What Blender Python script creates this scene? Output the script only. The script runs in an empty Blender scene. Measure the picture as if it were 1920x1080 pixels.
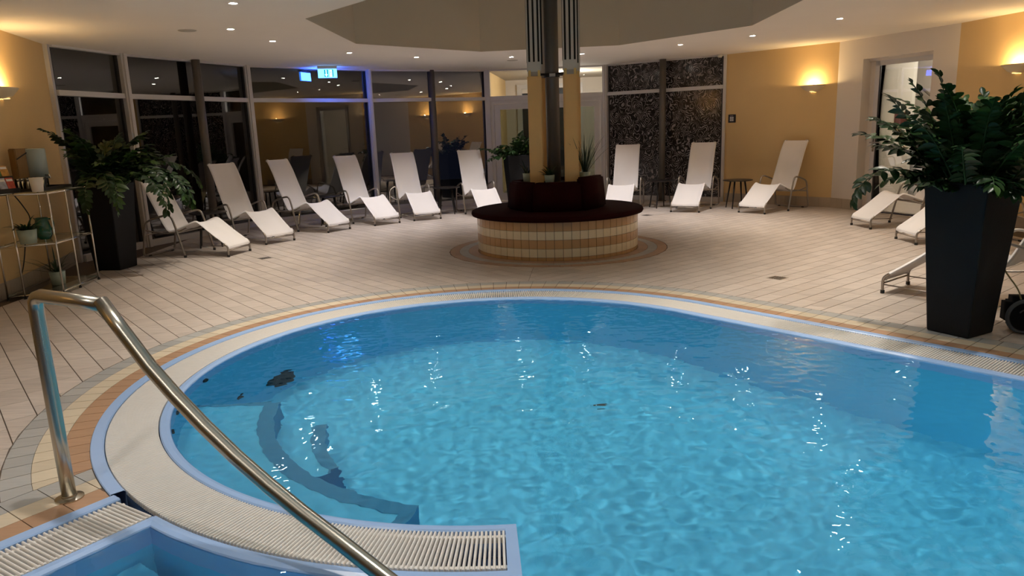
import bpy, bmesh, math, random
from mathutils import Matrix, Vector, noise
R = math.radians
scene = bpy.context.scene
col = scene.collection
# ------------------------------------------------------------------ camera, world, exposure
EYE, CEIL, FPX = 1.45, 2.63, 1370.0
cam = bpy.data.cameras.new('camera')
cam.sensor_width = 36.0
cam.lens = FPX / 1920 * 36.0
cam.clip_start = 0.02
camo = bpy.data.objects.new('camera', cam)
col.objects.link(camo)
camo.matrix_world = Matrix.Translation((0, 0, EYE)) @ Matrix.Rotation(R(90 - 12.23), 4, 'X') @ Matrix.Rotation(R(-2.03), 4, 'Z')
scene.camera = camo
world = bpy.data.worlds.new('night')
scene.world = world
world.use_nodes = True
world.node_tree.nodes['Background'].inputs[0].default_value = (0.002, 0.0025, 0.005, 1)
scene.view_settings.view_transform = 'Standard'
scene.view_settings.look = 'None'
scene.view_settings.gamma = 1.0
scene.view_settings.use_curve_mapping = False
scene.view_settings.exposure = 0.82
scene.cycles.max_bounces = 10
scene.cycles.diffuse_bounces = 5
scene.cycles.glossy_bounces = 5
scene.cycles.transmission_bounces = 8
scene.cycles.transparent_max_bounces = 16
scene.cycles.sample_clamp_indirect = 6.0
SPOT_W = 66.0
WARM, NEUTRAL, POOLSIDE = (1.0, 0.89, 0.76), (1.0, 0.94, 0.93), (1.0, 0.92, 0.85)
SCONCE_W, SCONCE_COL = 11.5, (1.0, 0.70, 0.33)
LAMP_EMIT = 90.0

# ------------------------------------------------------------------ materials
def new_mat(name):
    m = bpy.data.materials.new(name)
    m.use_nodes = True
    nt = m.node_tree
    return m, nt, nt.nodes['Principled BSDF']

def N(nt, t, **kw):
    n = nt.nodes.new(t)
    for k, v in kw.items():
        setattr(n, k, v)
    return n

def pmat(name, c, rough=0.5, metal=0.0, var=0.0, vscale=8.0, bump=0.0, bscale=40.0, spec=None, aniso=None, emit=None, estr=0.0, sheen=0.0, coat=0.0):
    """principled material with procedural colour variation and fine relief"""
    m, nt, b = new_mat(name)
    b.inputs['Base Color'].default_value = (*c, 1)
    b.inputs['Roughness'].default_value = rough
    b.inputs['Metallic'].default_value = metal
    if spec is not None: b.inputs['Specular IOR Level'].default_value = spec
    if sheen: b.inputs['Sheen Weight'].default_value = sheen
    if coat: b.inputs['Coat Weight'].default_value = coat
    if emit:
        b.inputs['Emission Color'].default_value = (*emit, 1)
        b.inputs['Emission Strength'].default_value = estr
    if var or bump:
        geo = N(nt, 'ShaderNodeNewGeometry')
        mp = N(nt, 'ShaderNodeMapping')
        if aniso:
            mp.inputs['Rotation'].default_value = (0, 0, aniso[0])
            mp.inputs['Scale'].default_value = aniso[1]
        nt.links.new(geo.outputs['Position'], mp.inputs['Vector'])
    if var:
        nz = N(nt, 'ShaderNodeTexNoise')
        nz.inputs['Scale'].default_value = vscale
        nz.inputs['Detail'].default_value = 5
        nt.links.new(mp.outputs[0], nz.inputs['Vector'])
        hsv = N(nt, 'ShaderNodeMix', data_type='RGBA')
        hsv.inputs['A'].default_value = (*[max(0, x * (1 - var)) for x in c], 1)
        hsv.inputs['B'].default_value = (*[min(1, x * (1 + var)) for x in c], 1)
        nt.links.new(nz.outputs['Fac'], hsv.inputs['Factor'])
        nt.links.new(hsv.outputs['Result'], b.inputs['Base Color'])
    if bump:
        nb = N(nt, 'ShaderNodeTexNoise')
        nb.inputs['Scale'].default_value = bscale
        nb.inputs['Detail'].default_value = 4
        nt.links.new(mp.outputs[0], nb.inputs['Vector'])
        bp = N(nt, 'ShaderNodeBump')
        bp.inputs['Strength'].default_value = bump
        bp.inputs['Distance'].default_value = 0.01
        nt.links.new(nb.outputs['Fac'], bp.inputs['Height'])
        nt.links.new(bp.outputs[0], b.inputs['Normal'])
    return m

def emit_mat(name, c, s):
    m, nt, b = new_mat(name)
    b.inputs['Base Color'].default_value = (*c, 1)
    b.inputs['Emission Color'].default_value = (*c, 1)
    b.inputs['Emission Strength'].default_value = s
    return m

def glass_pane_mat(name, ior, tint=(1, 1, 1)):
    """window pane: clear with a fresnel mirror of the room"""
    m, nt, b = new_mat(name)
    nt.nodes.remove(b)
    out = nt.nodes['Material Output']
    tr = N(nt, 'ShaderNodeBsdfTransparent')
    tr.inputs[0].default_value = (*tint, 1)
    gl = N(nt, 'ShaderNodeBsdfGlossy')
    gl.inputs['Roughness'].default_value = 0.0
    fr = N(nt, 'ShaderNodeFresnel')
    fr.inputs['IOR'].default_value = ior
    mx = N(nt, 'ShaderNodeMixShader')
    nt.links.new(fr.outputs[0], mx.inputs[0])
    nt.links.new(tr.outputs[0], mx.inputs[1])
    nt.links.new(gl.outputs[0], mx.inputs[2])
    nt.links.new(mx.outputs[0], out.inputs[0])
    return m

def tile_mat(name, c, var=0.10, streak=0.12, island=0.08, rough=0.42):
    """fired clay tile: wood-like streaks and a small shade difference from tile to tile"""
    m, nt, b = new_mat(name)
    geo = N(nt, 'ShaderNodeNewGeometry')
    oi = N(nt, 'ShaderNodeObjectInfo')
    mp = N(nt, 'ShaderNodeMapping')
    mp.inputs['Rotation'].default_value = (0, 0, R(-25))
    mp.inputs['Scale'].default_value = (4, 42, 4)
    nt.links.new(geo.outputs['Position'], mp.inputs['Vector'])
    nz = N(nt, 'ShaderNodeTexNoise')
    nz.inputs['Scale'].default_value = 1.0
    nz.inputs['Detail'].default_value = 6
    nt.links.new(mp.outputs[0], nz.inputs['Vector'])
    big = N(nt, 'ShaderNodeTexNoise')
    big.inputs['Scale'].default_value = 2.2
    nt.links.new(geo.outputs['Position'], big.inputs['Vector'])
    add = N(nt, 'ShaderNodeMath', operation='ADD')
    nt.links.new(geo.outputs['Random Per Island'], add.inputs[0])
    nt.links.new(oi.outputs['Random'], add.inputs[1])
    fr = N(nt, 'ShaderNodeMath', operation='FRACT')
    nt.links.new(add.outputs[0], fr.inputs[0])
    def scaled(sock, amp):
        mr = N(nt, 'ShaderNodeMapRange')
        mr.inputs['To Min'].default_value = 1 - amp
        mr.inputs['To Max'].default_value = 1 + amp
        nt.links.new(sock, mr.inputs['Value'])
        return mr.outputs[0]
    m1 = N(nt, 'ShaderNodeMath', operation='MULTIPLY')
    nt.links.new(scaled(nz.outputs['Fac'], streak * 2), m1.inputs[0])
    nt.links.new(scaled(fr.outputs[0], island), m1.inputs[1])
    m2 = N(nt, 'ShaderNodeMath', operation='MULTIPLY')
    nt.links.new(m1.outputs[0], m2.inputs[0])
    nt.links.new(scaled(big.outputs['Fac'], var), m2.inputs[1])
    vm = N(nt, 'ShaderNodeVectorMath', operation='SCALE')
    vm.inputs[0].default_value = c
    nt.links.new(m2.outputs[0], vm.inputs['Scale'])
    nt.links.new(vm.outputs[0], b.inputs['Base Color'])
    b.inputs['Roughness'].default_value = rough
    bp = N(nt, 'ShaderNodeBump')
    bp.inputs['Strength'].default_value = 0.25
    bp.inputs['Distance'].default_value = 0.004
    nt.links.new(nz.outputs['Fac'], bp.inputs['Height'])
    nt.links.new(bp.outputs[0], b.inputs['Normal'])
    return m

M = {}
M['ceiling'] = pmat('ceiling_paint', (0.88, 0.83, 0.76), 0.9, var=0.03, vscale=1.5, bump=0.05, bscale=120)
M['ceiling_shaded'] = pmat('ceiling_paint_shaded', (0.68, 0.63, 0.53), 0.9, var=0.04, vscale=1.2)  # ceiling paint made darker: the well's shade is put into the colour
M['yellow'] = pmat('yellow_plaster', (0.73, 0.52, 0.255), 0.85, var=0.06, vscale=1.6, bump=0.06, bscale=160)
M['white'] = pmat('white_plaster', (0.74, 0.68, 0.62), 0.85, var=0.04, vscale=1.6, bump=0.06, bscale=160)
M['bright'] = pmat('white_wall_paint', (0.85, 0.83, 0.78), 0.8, var=0.03)
M['grout'] = pmat('grout', (0.11, 0.08, 0.058), 0.9, var=0.1, vscale=30)
M['tile'] = tile_mat('floor_tile', (0.56, 0.49, 0.435), streak=0.17)
M['terra'] = tile_mat('terracotta_tile', (0.42, 0.255, 0.155), streak=0.06)
M['cream'] = tile_mat('cream_tile', (0.64, 0.55, 0.41), streak=0.05)
M['grey'] = tile_mat('grey_tile', (0.40, 0.40, 0.385), streak=0.05)
M['skirt'] = tile_mat('skirting_tile', (0.44, 0.36, 0.27), streak=0.05)
M['b_terra'] = tile_mat('glazed_ochre_tile', (0.52, 0.30, 0.13), streak=0.03, island=0.05, rough=0.22)
M['b_cream'] = tile_mat('glazed_cream_tile', (0.76, 0.63, 0.42), streak=0.02, island=0.04, rough=0.22)
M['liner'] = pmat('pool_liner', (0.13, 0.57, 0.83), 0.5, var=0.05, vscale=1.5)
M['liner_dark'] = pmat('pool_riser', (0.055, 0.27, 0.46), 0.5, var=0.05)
M['lip'] = pmat('pvc_lip', (0.33, 0.50, 0.80), 0.3, var=0.03)
M['channel'] = pmat('gutter_channel', (0.03, 0.07, 0.16), 0.5, var=0.1)
M['slat'] = pmat('white_plastic', (0.78, 0.76, 0.72), 0.4, var=0.04, vscale=20)
M['steel'] = pmat('brushed_steel', (0.52, 0.48, 0.40), 0.27, 1.0, var=0.08, vscale=6, bump=0.02, bscale=300)
M['chrome'] = pmat('chrome', (0.72, 0.70, 0.66), 0.14, 1.0, var=0.03)
M['champagne'] = pmat('champagne_metal', (0.40, 0.36, 0.32), 0.38, 0.85, var=0.06)
M['sling'] = pmat('white_mesh_fabric', (0.85, 0.82, 0.81), 0.8, var=0.05, vscale=3, bump=0.15, bscale=420)
M['rubber'] = pmat('black_rubber', (0.02, 0.02, 0.02), 0.6, var=0.2)
M['black'] = pmat('black_lacquer', (0.012, 0.010, 0.010), 0.35, var=0.2)
M['planter'] = pmat('anthracite_fibrestone', (0.0075, 0.0085, 0.011), 0.6, spec=0.22, var=0.35, vscale=5, bump=0.08, bscale=60)
M['soil'] = pmat('soil', (0.02, 0.014, 0.01), 0.95, var=0.5, vscale=60, bump=0.6, bscale=60)
M['leaf'] = pmat('dark_leaf', (0.014, 0.040, 0.010), 0.36, spec=0.38, var=0.45, vscale=9)
M['leaf2'] = pmat('young_leaf', (0.045, 0.105, 0.020), 0.35, var=0.35, vscale=9)
M['stem'] = pmat('plant_stem', (0.03, 0.07, 0.02), 0.4, var=0.3)
M['blade'] = pmat('strap_leaf', (0.014, 0.034, 0.014), 0.4, var=0.4, vscale=10)
M['burgundy'] = pmat('burgundy_fabric', (0.020, 0.0016, 0.002), 0.9, var=0.25, vscale=6, bump=0.1, bscale=200, spec=0.08)
M['frame'] = pmat('white_aluminium', (0.62, 0.60, 0.60), 0.4, var=0.03)
M['gasket'] = pmat('dark_gasket', (0.02, 0.02, 0.024), 0.5, var=0.1)
M['column'] = pmat('grey_steel_paint', (0.13, 0.115, 0.10), 0.45, var=0.06)
M['duct'] = pmat('ochre_duct_paint', (0.78, 0.50, 0.20), 0.5, var=0.05)
M['grille'] = pmat('white_metal', (0.62, 0.60, 0.56), 0.4, var=0.03)
M['slot'] = pmat('dark_slot', (0.006, 0.006, 0.006), 0.8, var=0.1)
M['brass'] = pmat('brass', (0.75, 0.55, 0.22), 0.3, 1.0, var=0.05)
M['sconce'] = pmat('sconce_plaster', (0.80, 0.68, 0.46), 0.6, var=0.04)
M['lamp'] = emit_mat('lamp_glow', (1.0, 0.90, 0.76), LAMP_EMIT)
M['bulb'] = emit_mat('sconce_bulb', (1.0, 0.72, 0.30), 6.0)
M['ring'] = pmat('lamp_ring', (0.80, 0.78, 0.74), 0.35, var=0.02)
M['speaker'] = pmat('speaker_cover', (0.50, 0.46, 0.40), 0.8, var=0.05)
M['pane'] = glass_pane_mat('double_glazing', 2.35)
M['door_pane'] = glass_pane_mat('door_glass', 1.5)
M['grey_pane'] = glass_pane_mat('grey_door_glass', 1.6, (0.52, 0.55, 0.52))
M['shelf_glass'] = glass_pane_mat('shelf_glass', 1.6, (0.86, 0.93, 0.90))
M['tumbler'] = glass_pane_mat('tumbler_glass', 1.75, (0.93, 0.95, 0.95))
M['pot'] = pmat('celadon_pot', (0.36, 0.43, 0.36), 0.45, var=0.06)
M['green_glass'] = pmat('green_glass', (0.006, 0.085, 0.045), 0.08, var=0.2, coat=0.5)
M['wax'] = pmat('white_ceramic', (0.84, 0.78, 0.68), 0.45, var=0.03)
M['wood'] = pmat('brown_wood', (0.30, 0.17, 0.06), 0.5, var=0.25, vscale=4, aniso=(0, (12, 12, 1)))
M['dispenser'] = pmat('frosted_plastic', (0.36, 0.42, 0.40), 0.35, var=0.05)
M['outwall'] = pmat('garden_wall', (0.55, 0.53, 0.50), 0.9, var=0.1)
M['outfloor'] = pmat('terrace_paving', (0.10, 0.095, 0.09), 0.8, var=0.2)
M['straw'] = pmat('straw_grass', (0.70, 0.52, 0.18), 0.6, var=0.3)
M['cloth'] = pmat('black_nylon', (0.004, 0.004, 0.005), 0.8, var=0.2, spec=0.1)
M['cord'] = pmat('cord', (0.30, 0.24, 0.10), 0.6, var=0.1)
M['picture'] = pmat('print', (0.12, 0.03, 0.02), 0.5, var=0.9, vscale=18)
def print_mat(name, c): return pmat(name, c, 0.4, var=0.75, vscale=26)

def rose_mat():
    """black curtain print: pale swirling rose outlines"""
    m, nt, b = new_mat('rose_print')
    geo = N(nt, 'ShaderNodeNewGeometry')
    nz = N(nt, 'ShaderNodeTexNoise'); nz.inputs['Scale'].default_value = 5.0; nz.inputs['Detail'].default_value = 2
    nt.links.new(geo.outputs['Position'], nz.inputs['Vector'])
    sc = N(nt, 'ShaderNodeVectorMath', operation='SCALE'); sc.inputs['Scale'].default_value = 0.22
    nt.links.new(nz.outputs['Color'], sc.inputs[0])
    ad = N(nt, 'ShaderNodeVectorMath', operation='ADD')
    nt.links.new(geo.outputs['Position'], ad.inputs[0]); nt.links.new(sc.outputs[0], ad.inputs[1])
    vo = N(nt, 'ShaderNodeTexVoronoi'); vo.inputs['Scale'].default_value = 4.6
    nt.links.new(ad.outputs[0], vo.inputs['Vector'])
    mu = N(nt, 'ShaderNodeMath', operation='MULTIPLY'); mu.inputs[1].default_value = 46.0
    nt.links.new(vo.outputs['Distance'], mu.inputs[0])
    sn = N(nt, 'ShaderNodeMath', operation='SINE'); nt.links.new(mu.outputs[0], sn.inputs[0])
    n2 = N(nt, 'ShaderNodeTexNoise'); n2.inputs['Scale'].default_value = 14; nt.links.new(geo.outputs['Position'], n2.inputs['Vector'])
    m2 = N(nt, 'ShaderNodeMath', operation='MULTIPLY_ADD'); m2.inputs[1].default_value = 3.2; m2.inputs[2].default_value = -1.75
    nt.links.new(n2.outputs['Fac'], m2.inputs[0])
    a2 = N(nt, 'ShaderNodeMath', operation='ADD'); nt.links.new(sn.outputs[0], a2.inputs[0]); nt.links.new(m2.outputs[0], a2.inputs[1])
    cr = N(nt, 'ShaderNodeValToRGB')
    cr.color_ramp.elements[0].position = 0.15; cr.color_ramp.elements[0].color = (0.018, 0.0155, 0.015, 1)
    cr.color_ramp.elements[1].position = 0.95; cr.color_ramp.elements[1].color = (0.34, 0.31, 0.31, 1)
    nt.links.new(a2.outputs[0], cr.inputs[0]); nt.links.new(cr.outputs[0], b.inputs['Base Color'])
    b.inputs['Roughness'].default_value = 0.12
    b.inputs['Specular IOR Level'].default_value = 0.35
    return m
M['rose'] = rose_mat()

def water_mat():
    m, nt, b = new_mat('pool_water')
    nt.nodes.remove(b)
    g = N(nt, 'ShaderNodeBsdfGlass')
    g.inputs['IOR'].default_value = 1.333
    g.inputs['Roughness'].default_value = 0.0
    g.inputs['Color'].default_value = (0.84, 0.985, 1.0, 1)
    nt.links.new(g.outputs[0], nt.nodes['Material Output'].inputs[0])
    return m
M['water'] = water_mat()

# ------------------------------------------------------------------ mesh helpers
def link(name, me, parent=None):
    o = bpy.data.objects.new(name, me)
    col.objects.link(o)
    if parent is not None: o.parent = parent
    return o

def make(name, verts, faces, mat, parent=None, smooth=False):
    me = bpy.data.meshes.new(name)
    me.from_pydata([tuple(v) for v in verts], [], faces)
    mats = mat if isinstance(mat, (list, tuple)) else [mat]
    for m in mats: me.materials.append(m)
    if smooth:
        me.polygons.foreach_set('use_smooth', [True] * len(me.polygons))
    return link(name, me, parent)

class MB:
    """collects shapes into one mesh"""
    def __init__(s): s.v = []; s.f = []
    def add(s, vf):
        v, f = vf
        n = len(s.v)
        s.v += [tuple(p) for p in v]
        s.f += [tuple(i + n for i in q) for q in f]
        return s
    def build(s, name, mat, parent=None, smooth=False): return make(name, s.v, s.f, mat, parent, smooth)

def root(name, loc=(0, 0, 0), rz=0.0, label=None, cat=None, group=None, kind=None, parent=None):
    o = bpy.data.objects.new(name, None)
    col.objects.link(o)
    o.empty_display_size = 0.1
    o.location = loc
    o.rotation_euler = (0, 0, rz)
    if parent is not None: o.parent = parent
    return tag(o, label, cat, group, kind)

def tag(o, label=None, cat=None, group=None, kind=None):
    if label: o['label'] = label
    if cat: o['category'] = cat
    if group: o['group'] = group
    if kind: o['kind'] = kind
    return o

def box(x0, x1, y0, y1, z0, z1):
    v = [(x, y, z) for z in (z0, z1) for y in (y0, y1) for x in (x0, x1)]
    f = [(0, 2, 3, 1), (4, 5, 7, 6), (0, 1, 5, 4), (2, 6, 7, 3), (0, 4, 6, 2), (1, 3, 7, 5)]
    return v, f

def bbox(x0, x1, y0, y1, z0, z1, b=0.01):
    """box with chamfered edges"""
    bm = bmesh.new()
    v, f = box(x0, x1, y0, y1, z0, z1)
    vs = [bm.verts.new(p) for p in v]
    for q in f: bm.faces.new([vs[i] for i in q])
    bmesh.ops.bevel(bm, geom=list(bm.edges), offset=b, segments=2, affect='EDGES')
    bm.verts.ensure_lookup_table(); bm.verts.index_update()
    out = [tuple(p.co) for p in bm.verts], [tuple(p.index for p in q.verts) for q in bm.faces]
    bm.free()
    return out

def xf(vf, mat4):
    return [tuple(mat4 @ Vector(p)) for p in vf[0]], vf[1]

def chaikin(pts, it=2):
    pts = [Vector(p) for p in pts]
    for _ in range(it):
        out = [pts[0]]
        for a, b in zip(pts, pts[1:]):
            out += [a * 0.75 + b * 0.25, a * 0.25 + b * 0.75]
        out.append(pts[-1])
        pts = out
    return pts

def tube(path, r, n=8, cap=True):
    path = [Vector(p) for p in path]
    v, f = [], []
    t = (path[1] - path[0]).normalized()
    u = t.orthogonal().normalized()
    k = len(path)
    for i, p in enumerate(path):
        a = path[max(i - 1, 0)]; b = path[min(i + 1, k - 1)]
        t2 = (b - a).normalized()
        u = (u - t2 * u.dot(t2)).normalized()
        w = t2.cross(u)
        ri = r[i] if isinstance(r, (list, tuple)) else r
        # widen at bends so that the tube keeps its width
        for j in range(n):
            an = 2 * math.pi * j / n
            v.append(p + (u * math.cos(an) + w * math.sin(an)) * ri)
    for i in range(k - 1):
        for j in range(n):
            j2 = (j + 1) % n
            f.append((i * n + j, i * n + j2, (i + 1) * n + j2, (i + 1) * n + j))
    if cap:
        f.append(tuple(range(n - 1, -1, -1)))
        f.append(tuple((k - 1) * n + j for j in range(n)))
    return v, f

def lathe(prof, n=24, a0=0.0, a1=2 * math.pi, c=(0, 0, 0)):
    full = abs(a1 - a0 - 2 * math.pi) < 1e-6
    m = n if full else n + 1
    v, f = [], []
    for (r, z) in prof:
        for j in range(m):
            an = a0 + (a1 - a0) * j / n
            v.append((c[0] + r * math.cos(an), c[1] + r * math.sin(an), c[2] + z))
    for i in range(len(prof) - 1):
        for j in range(n):
            j2 = (j + 1) % m
            f.append((i * m + j, i * m + j2, (i + 1) * m + j2, (i + 1) * m + j))
    if full:
        if prof[0][0] > 1e-6: f.append(tuple(range(m - 1, -1, -1)))
        if prof[-1][0] > 1e-6: f.append(tuple((len(prof) - 1) * m + j for j in range(m)))
    return v, f

def prism(poly, z0, z1):
    n = len(poly)
    v = [(x, y, z0) for x, y in poly] + [(x, y, z1) for x, y in poly]
    f = [tuple(range(n, 2 * n))] + [(i, (i + 1) % n, n + (i + 1) % n, n + i) for i in range(n)]
    return v, f

def seg_box(a, b, s0, s1, z0, z1, d0, d1):
    """box along the ground line a-b: s metres along it, d metres to its left-hand side"""
    a, b = Vector(a), Vector(b)
    t = (b - a).normalized()
    n = Vector((-t.y, t.x))
    pts = []
    for z in (z0, z1):
        for d in (d0, d1):
            for s in (s0, s1):
                p = a + t * s + n * d
                pts.append((p.x, p.y, z))
    f = [(0, 2, 3, 1), (4, 5, 7, 6), (0, 1, 5, 4), (2, 6, 7, 3), (0, 4, 6, 2), (1, 3, 7, 5)]
    return pts, f

def holed_plate(outer, holes, z, name, mat, parent=None, flip=False):
    bm = bmesh.new()
    edges = []
    for loop in [outer] + holes:
        vs = [bm.verts.new((x, y, z)) for x, y in loop]
        edges += [bm.edges.new((vs[i], vs[(i + 1) % len(vs)])) for i in range(len(vs))]
    bmesh.ops.triangle_fill(bm, use_beauty=True, use_dissolve=False, edges=edges)
    for f in bm.faces:
        if (f.normal.z < 0) != flip: f.normal_flip()
    me = bpy.data.meshes.new(name)
    bm.to_mesh(me); bm.free()
    me.materials.append(mat)
    return link(name, me, parent)

def clip_half(poly, p, n):
    """keep the part of the 2D polygon where (q-p).n >= 0"""
    out = []
    m = len(poly)
    for i in range(m):
        a, b = poly[i], poly[(i + 1) % m]
        da = (a[0] - p[0]) * n[0] + (a[1] - p[1]) * n[1]
        db = (b[0] - p[0]) * n[0] + (b[1] - p[1]) * n[1]
        if da >= 0: out.append(a)
        if (da >= 0) != (db >= 0):
            t = da / (da - db)
            out.append((a[0] + (b[0] - a[0]) * t, a[1] + (b[1] - a[1]) * t))
    return out

def area(poly):
    return 0.5 * sum(poly[i][0] * poly[(i + 1) % len(poly)][1] - poly[(i + 1) % len(poly)][0] * poly[i][1] for i in range(len(poly)))

# ------------------------------------------------------------------ plan of the room
V0, V1, V2, V3, V4, V5 = (-5.198, 10.334), (-4.274, 12.559), (-2.559, 14.195), (-0.36, 15.302), (2.021, 15.036), (4.003, 13.64)
V6, V7 = (5.351, 12.144), (6.113, 10.22)
VA = (-5.454, 9.122)
LEFT = [VA, (-5.0, 7.3), (-4.75, 5.4), (-4.6, -3.0)]
RIGHT = [V7, (6.42, 8.7), (6.35, 6.6), (5.9, 4.4), (5.7, -3.0)]
ROOM = [V0, V1, V2, V3, V4, V5, V6, V7] + RIGHT[1:] + LEFT[::-1]      # clockwise seen from above
RC = Vector((0.5, 9.1))
BENCH = (0.585, 9.0)
BENCH_R = 0.985
# pool
PC = Vector((-0.11, 4.39)); PR = 2.24
TN = R(40.0)
tn = Vector((math.cos(TN), math.sin(TN))); td = Vector((math.sin(TN), -math.cos(TN)))
LP = Vector((-1.71, 2.836)); ld = Vector((-math.cos(R(54)), -math.sin(R(54)))); ln = Vector((math.sin(R(54)), -math.cos(R(54))))
YN = 0.92            # near edge of the pool, below the frame
A_END = -88.4        # the arm's end
A_J = -136.0         # where the round lip meets the straight left edge
WL = -0.012

def frames(a_from, a_to, n):
    """(point on lip outer edge, outward normal) along the round edge"""
    out = []
    for i in range(n + 1):
        a = R(a_from + (a_to - a_from) * i / n)
        d = Vector((math.cos(a), math.sin(a)))
        out.append((PC + d * PR, d))
    return out
STRAIGHT_LEN = 4.9
straight = [(PC + tn * PR + td * s, tn) for s in (STRAIGHT_LEN, 3.0, 1.5, 0.0)]
round_far = frames(40, 224, 120)       # 224 == -136
round_arm = frames(224, 360 + A_END, 40)
arm_out = frames(232.4, 360 + A_END, 36)
left_edge = [(LP + ld * s, -ln) for s in (0.0, 1.2, 2.4)]

def sweep(fr, prof):
    """prof: (offset outward, z) list"""
    v, f = [], []
    k = len(prof)
    for p, n in fr:
        for o, z in prof:
            q = p + n * o
            v.append((q.x, q.y, z))
    for i in range(len(fr) - 1):
        for j in range(k - 1):
            f.append((i * k + j, i * k + j + 1, (i + 1) * k + j + 1, (i + 1) * k + j))
    return v, f

# ------------------------------------------------------------------ floor
pool_hole = [tuple(p) for p, n in straight[:-1]] + [tuple(p) for p, n in round_far] + [tuple(p) for p, n in left_edge[1:]]
last = Vector(pool_hole[-1]); first = Vector(pool_hole[0])
pool_hole = [(first.x - 0.6, YN)] + pool_hole + [(last.x - 0.05, YN - 0.02)]
floor = holed_plate(ROOM, [pool_hole], -0.005, 'floor', M['grout'])
tag(floor, 'beige streaked tile floor around the pool', kind='structure')

U = Vector((math.cos(R(39)), math.sin(R(39)))); W = Vector((-math.sin(R(39)), math.cos(R(39))))
GAP = 0.0045
room_planes = []
for i in range(len(ROOM)):
    a, b = Vector(ROOM[i]), Vector(ROOM[(i + 1) % len(ROOM)])
    t = (b - a).normalized()
    room_planes.append((a, Vector((t.y, -t.x))))       # inward normal (clockwise loop)

def in_poly(c, loop):
    w = False
    for i in range(len(loop)):
        a, b = loop[i], loop[i - 1]
        if (a[1] > c.y) != (b[1] > c.y) and c.x < (b[0] - a[0]) * (c.y - a[1]) / (b[1] - a[1]) + a[0]: w = not w
    return w
def cut_tile(poly, rings=True):
    c = Vector((sum(p[0] for p in poly) / len(poly), sum(p[1] for p in poly) / len(poly)))
    for a, n in room_planes:
        if (c - a).dot(n) < 0.5 and (c - a).dot(n) > -1.5:
            s = None
            poly = clip_half(poly, a, n)
            if len(poly) < 3: return None
    # coping band round the pool
    if in_poly(c, pool_hole): return None
    q = c - PC
    OUT = PR + 0.354 + GAP
    ang = math.degrees(math.atan2(q.y, q.x))
    if ang >= 40 or ang <= -128:
        if q.length < OUT + 0.4:
            d = q.normalized()
            poly = clip_half(poly, PC + d * OUT, d)
    elif ang > -89:
        poly = clip_half(poly, PC + tn * OUT, tn)
    if len(poly) < 3: return None
    # left edge band
    dl = (c - LP).dot(ln)
    if ang < -100 or ang > 150:
        if c.y < 3.6:
            if (c - LP).dot(ld) > -0.45:
                poly = clip_half(poly, LP - ln * (0.354 + GAP), -ln)
    if len(poly) < 3: return None
    q = c - Vector(BENCH)
    if q.length < 1.34 + 0.3:
        d = q.normalized()
        poly = clip_half(poly, Vector(BENCH) + d * (1.335 + GAP), d)
    if len(poly) < 3: return None
    if c.y < YN + 0.3 and first.x > c.x > last.x - 0.3:
        poly = clip_half(poly, (0, YN - 0.03), (0, -1))
    if len(poly) < 3 or abs(area(poly)) < 4e-4: return None
    if area(poly) < 0: poly = poly[::-1]
    return poly

# two fields of 15 x 30 cm tiles that meet on a line behind the pool
SPLIT = R(84)
sd = Vector((math.cos(SPLIT), math.sin(SPLIT))); sn_ = Vector((-sd.y, sd.x))
tiles = []
def field(long_axis, cross_axis, side, c0):
    for i in range(-70, 110):
        for j in range(-40, 70):
            l0 = j * 0.30 + (0.15 if i % 2 else 0.0)
            w0 = c0 + i * 0.15
            poly = []
            for l, w in ((l0 + 0.0014, w0 + 0.003), (l0 + 0.2986, w0 + 0.003), (l0 + 0.2986, w0 + 0.147), (l0 + 0.0014, w0 + 0.147)):
                p = long_axis * l + cross_axis * w
                poly.append((p.x, p.y))
            c = long_axis * (l0 + 0.15) + cross_axis * (w0 + 0.075)
            if not (-6 < c.x < 7 and -1.2 < c.y < 15.6): continue
            poly = clip_half(poly, PC + sn_ * side * 0.002, sn_ * side)
            if len(poly) < 3: continue
            poly = cut_tile(poly)
            if poly: tiles.append((c, poly))
field(W, U, 1, 0.045)        # left: long joints run along W
field(U, W, -1, 0.05)        # right: long joints run along U
def in_view(c):
    if c.y < 1.6: return False
    x = 960 + FPX * c.x / c.y
    return -40 < x < 1960
vis = sorted([t for t in tiles if in_view(t[0])], key=lambda t: t[0].length)
near = vis[:300]
near_ids = set(id(t) for t in near)
rest = MB()
for t in tiles:
    if id(t) in near_ids:
        make('tile', *prism(t[1], -0.005, 0.0), M['tile'], floor)
    else:
        rest.add(prism(t[1], -0.005, 0.0))
tag(rest.build('tiling', M['tile'], floor), kind='stuff')

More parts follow.
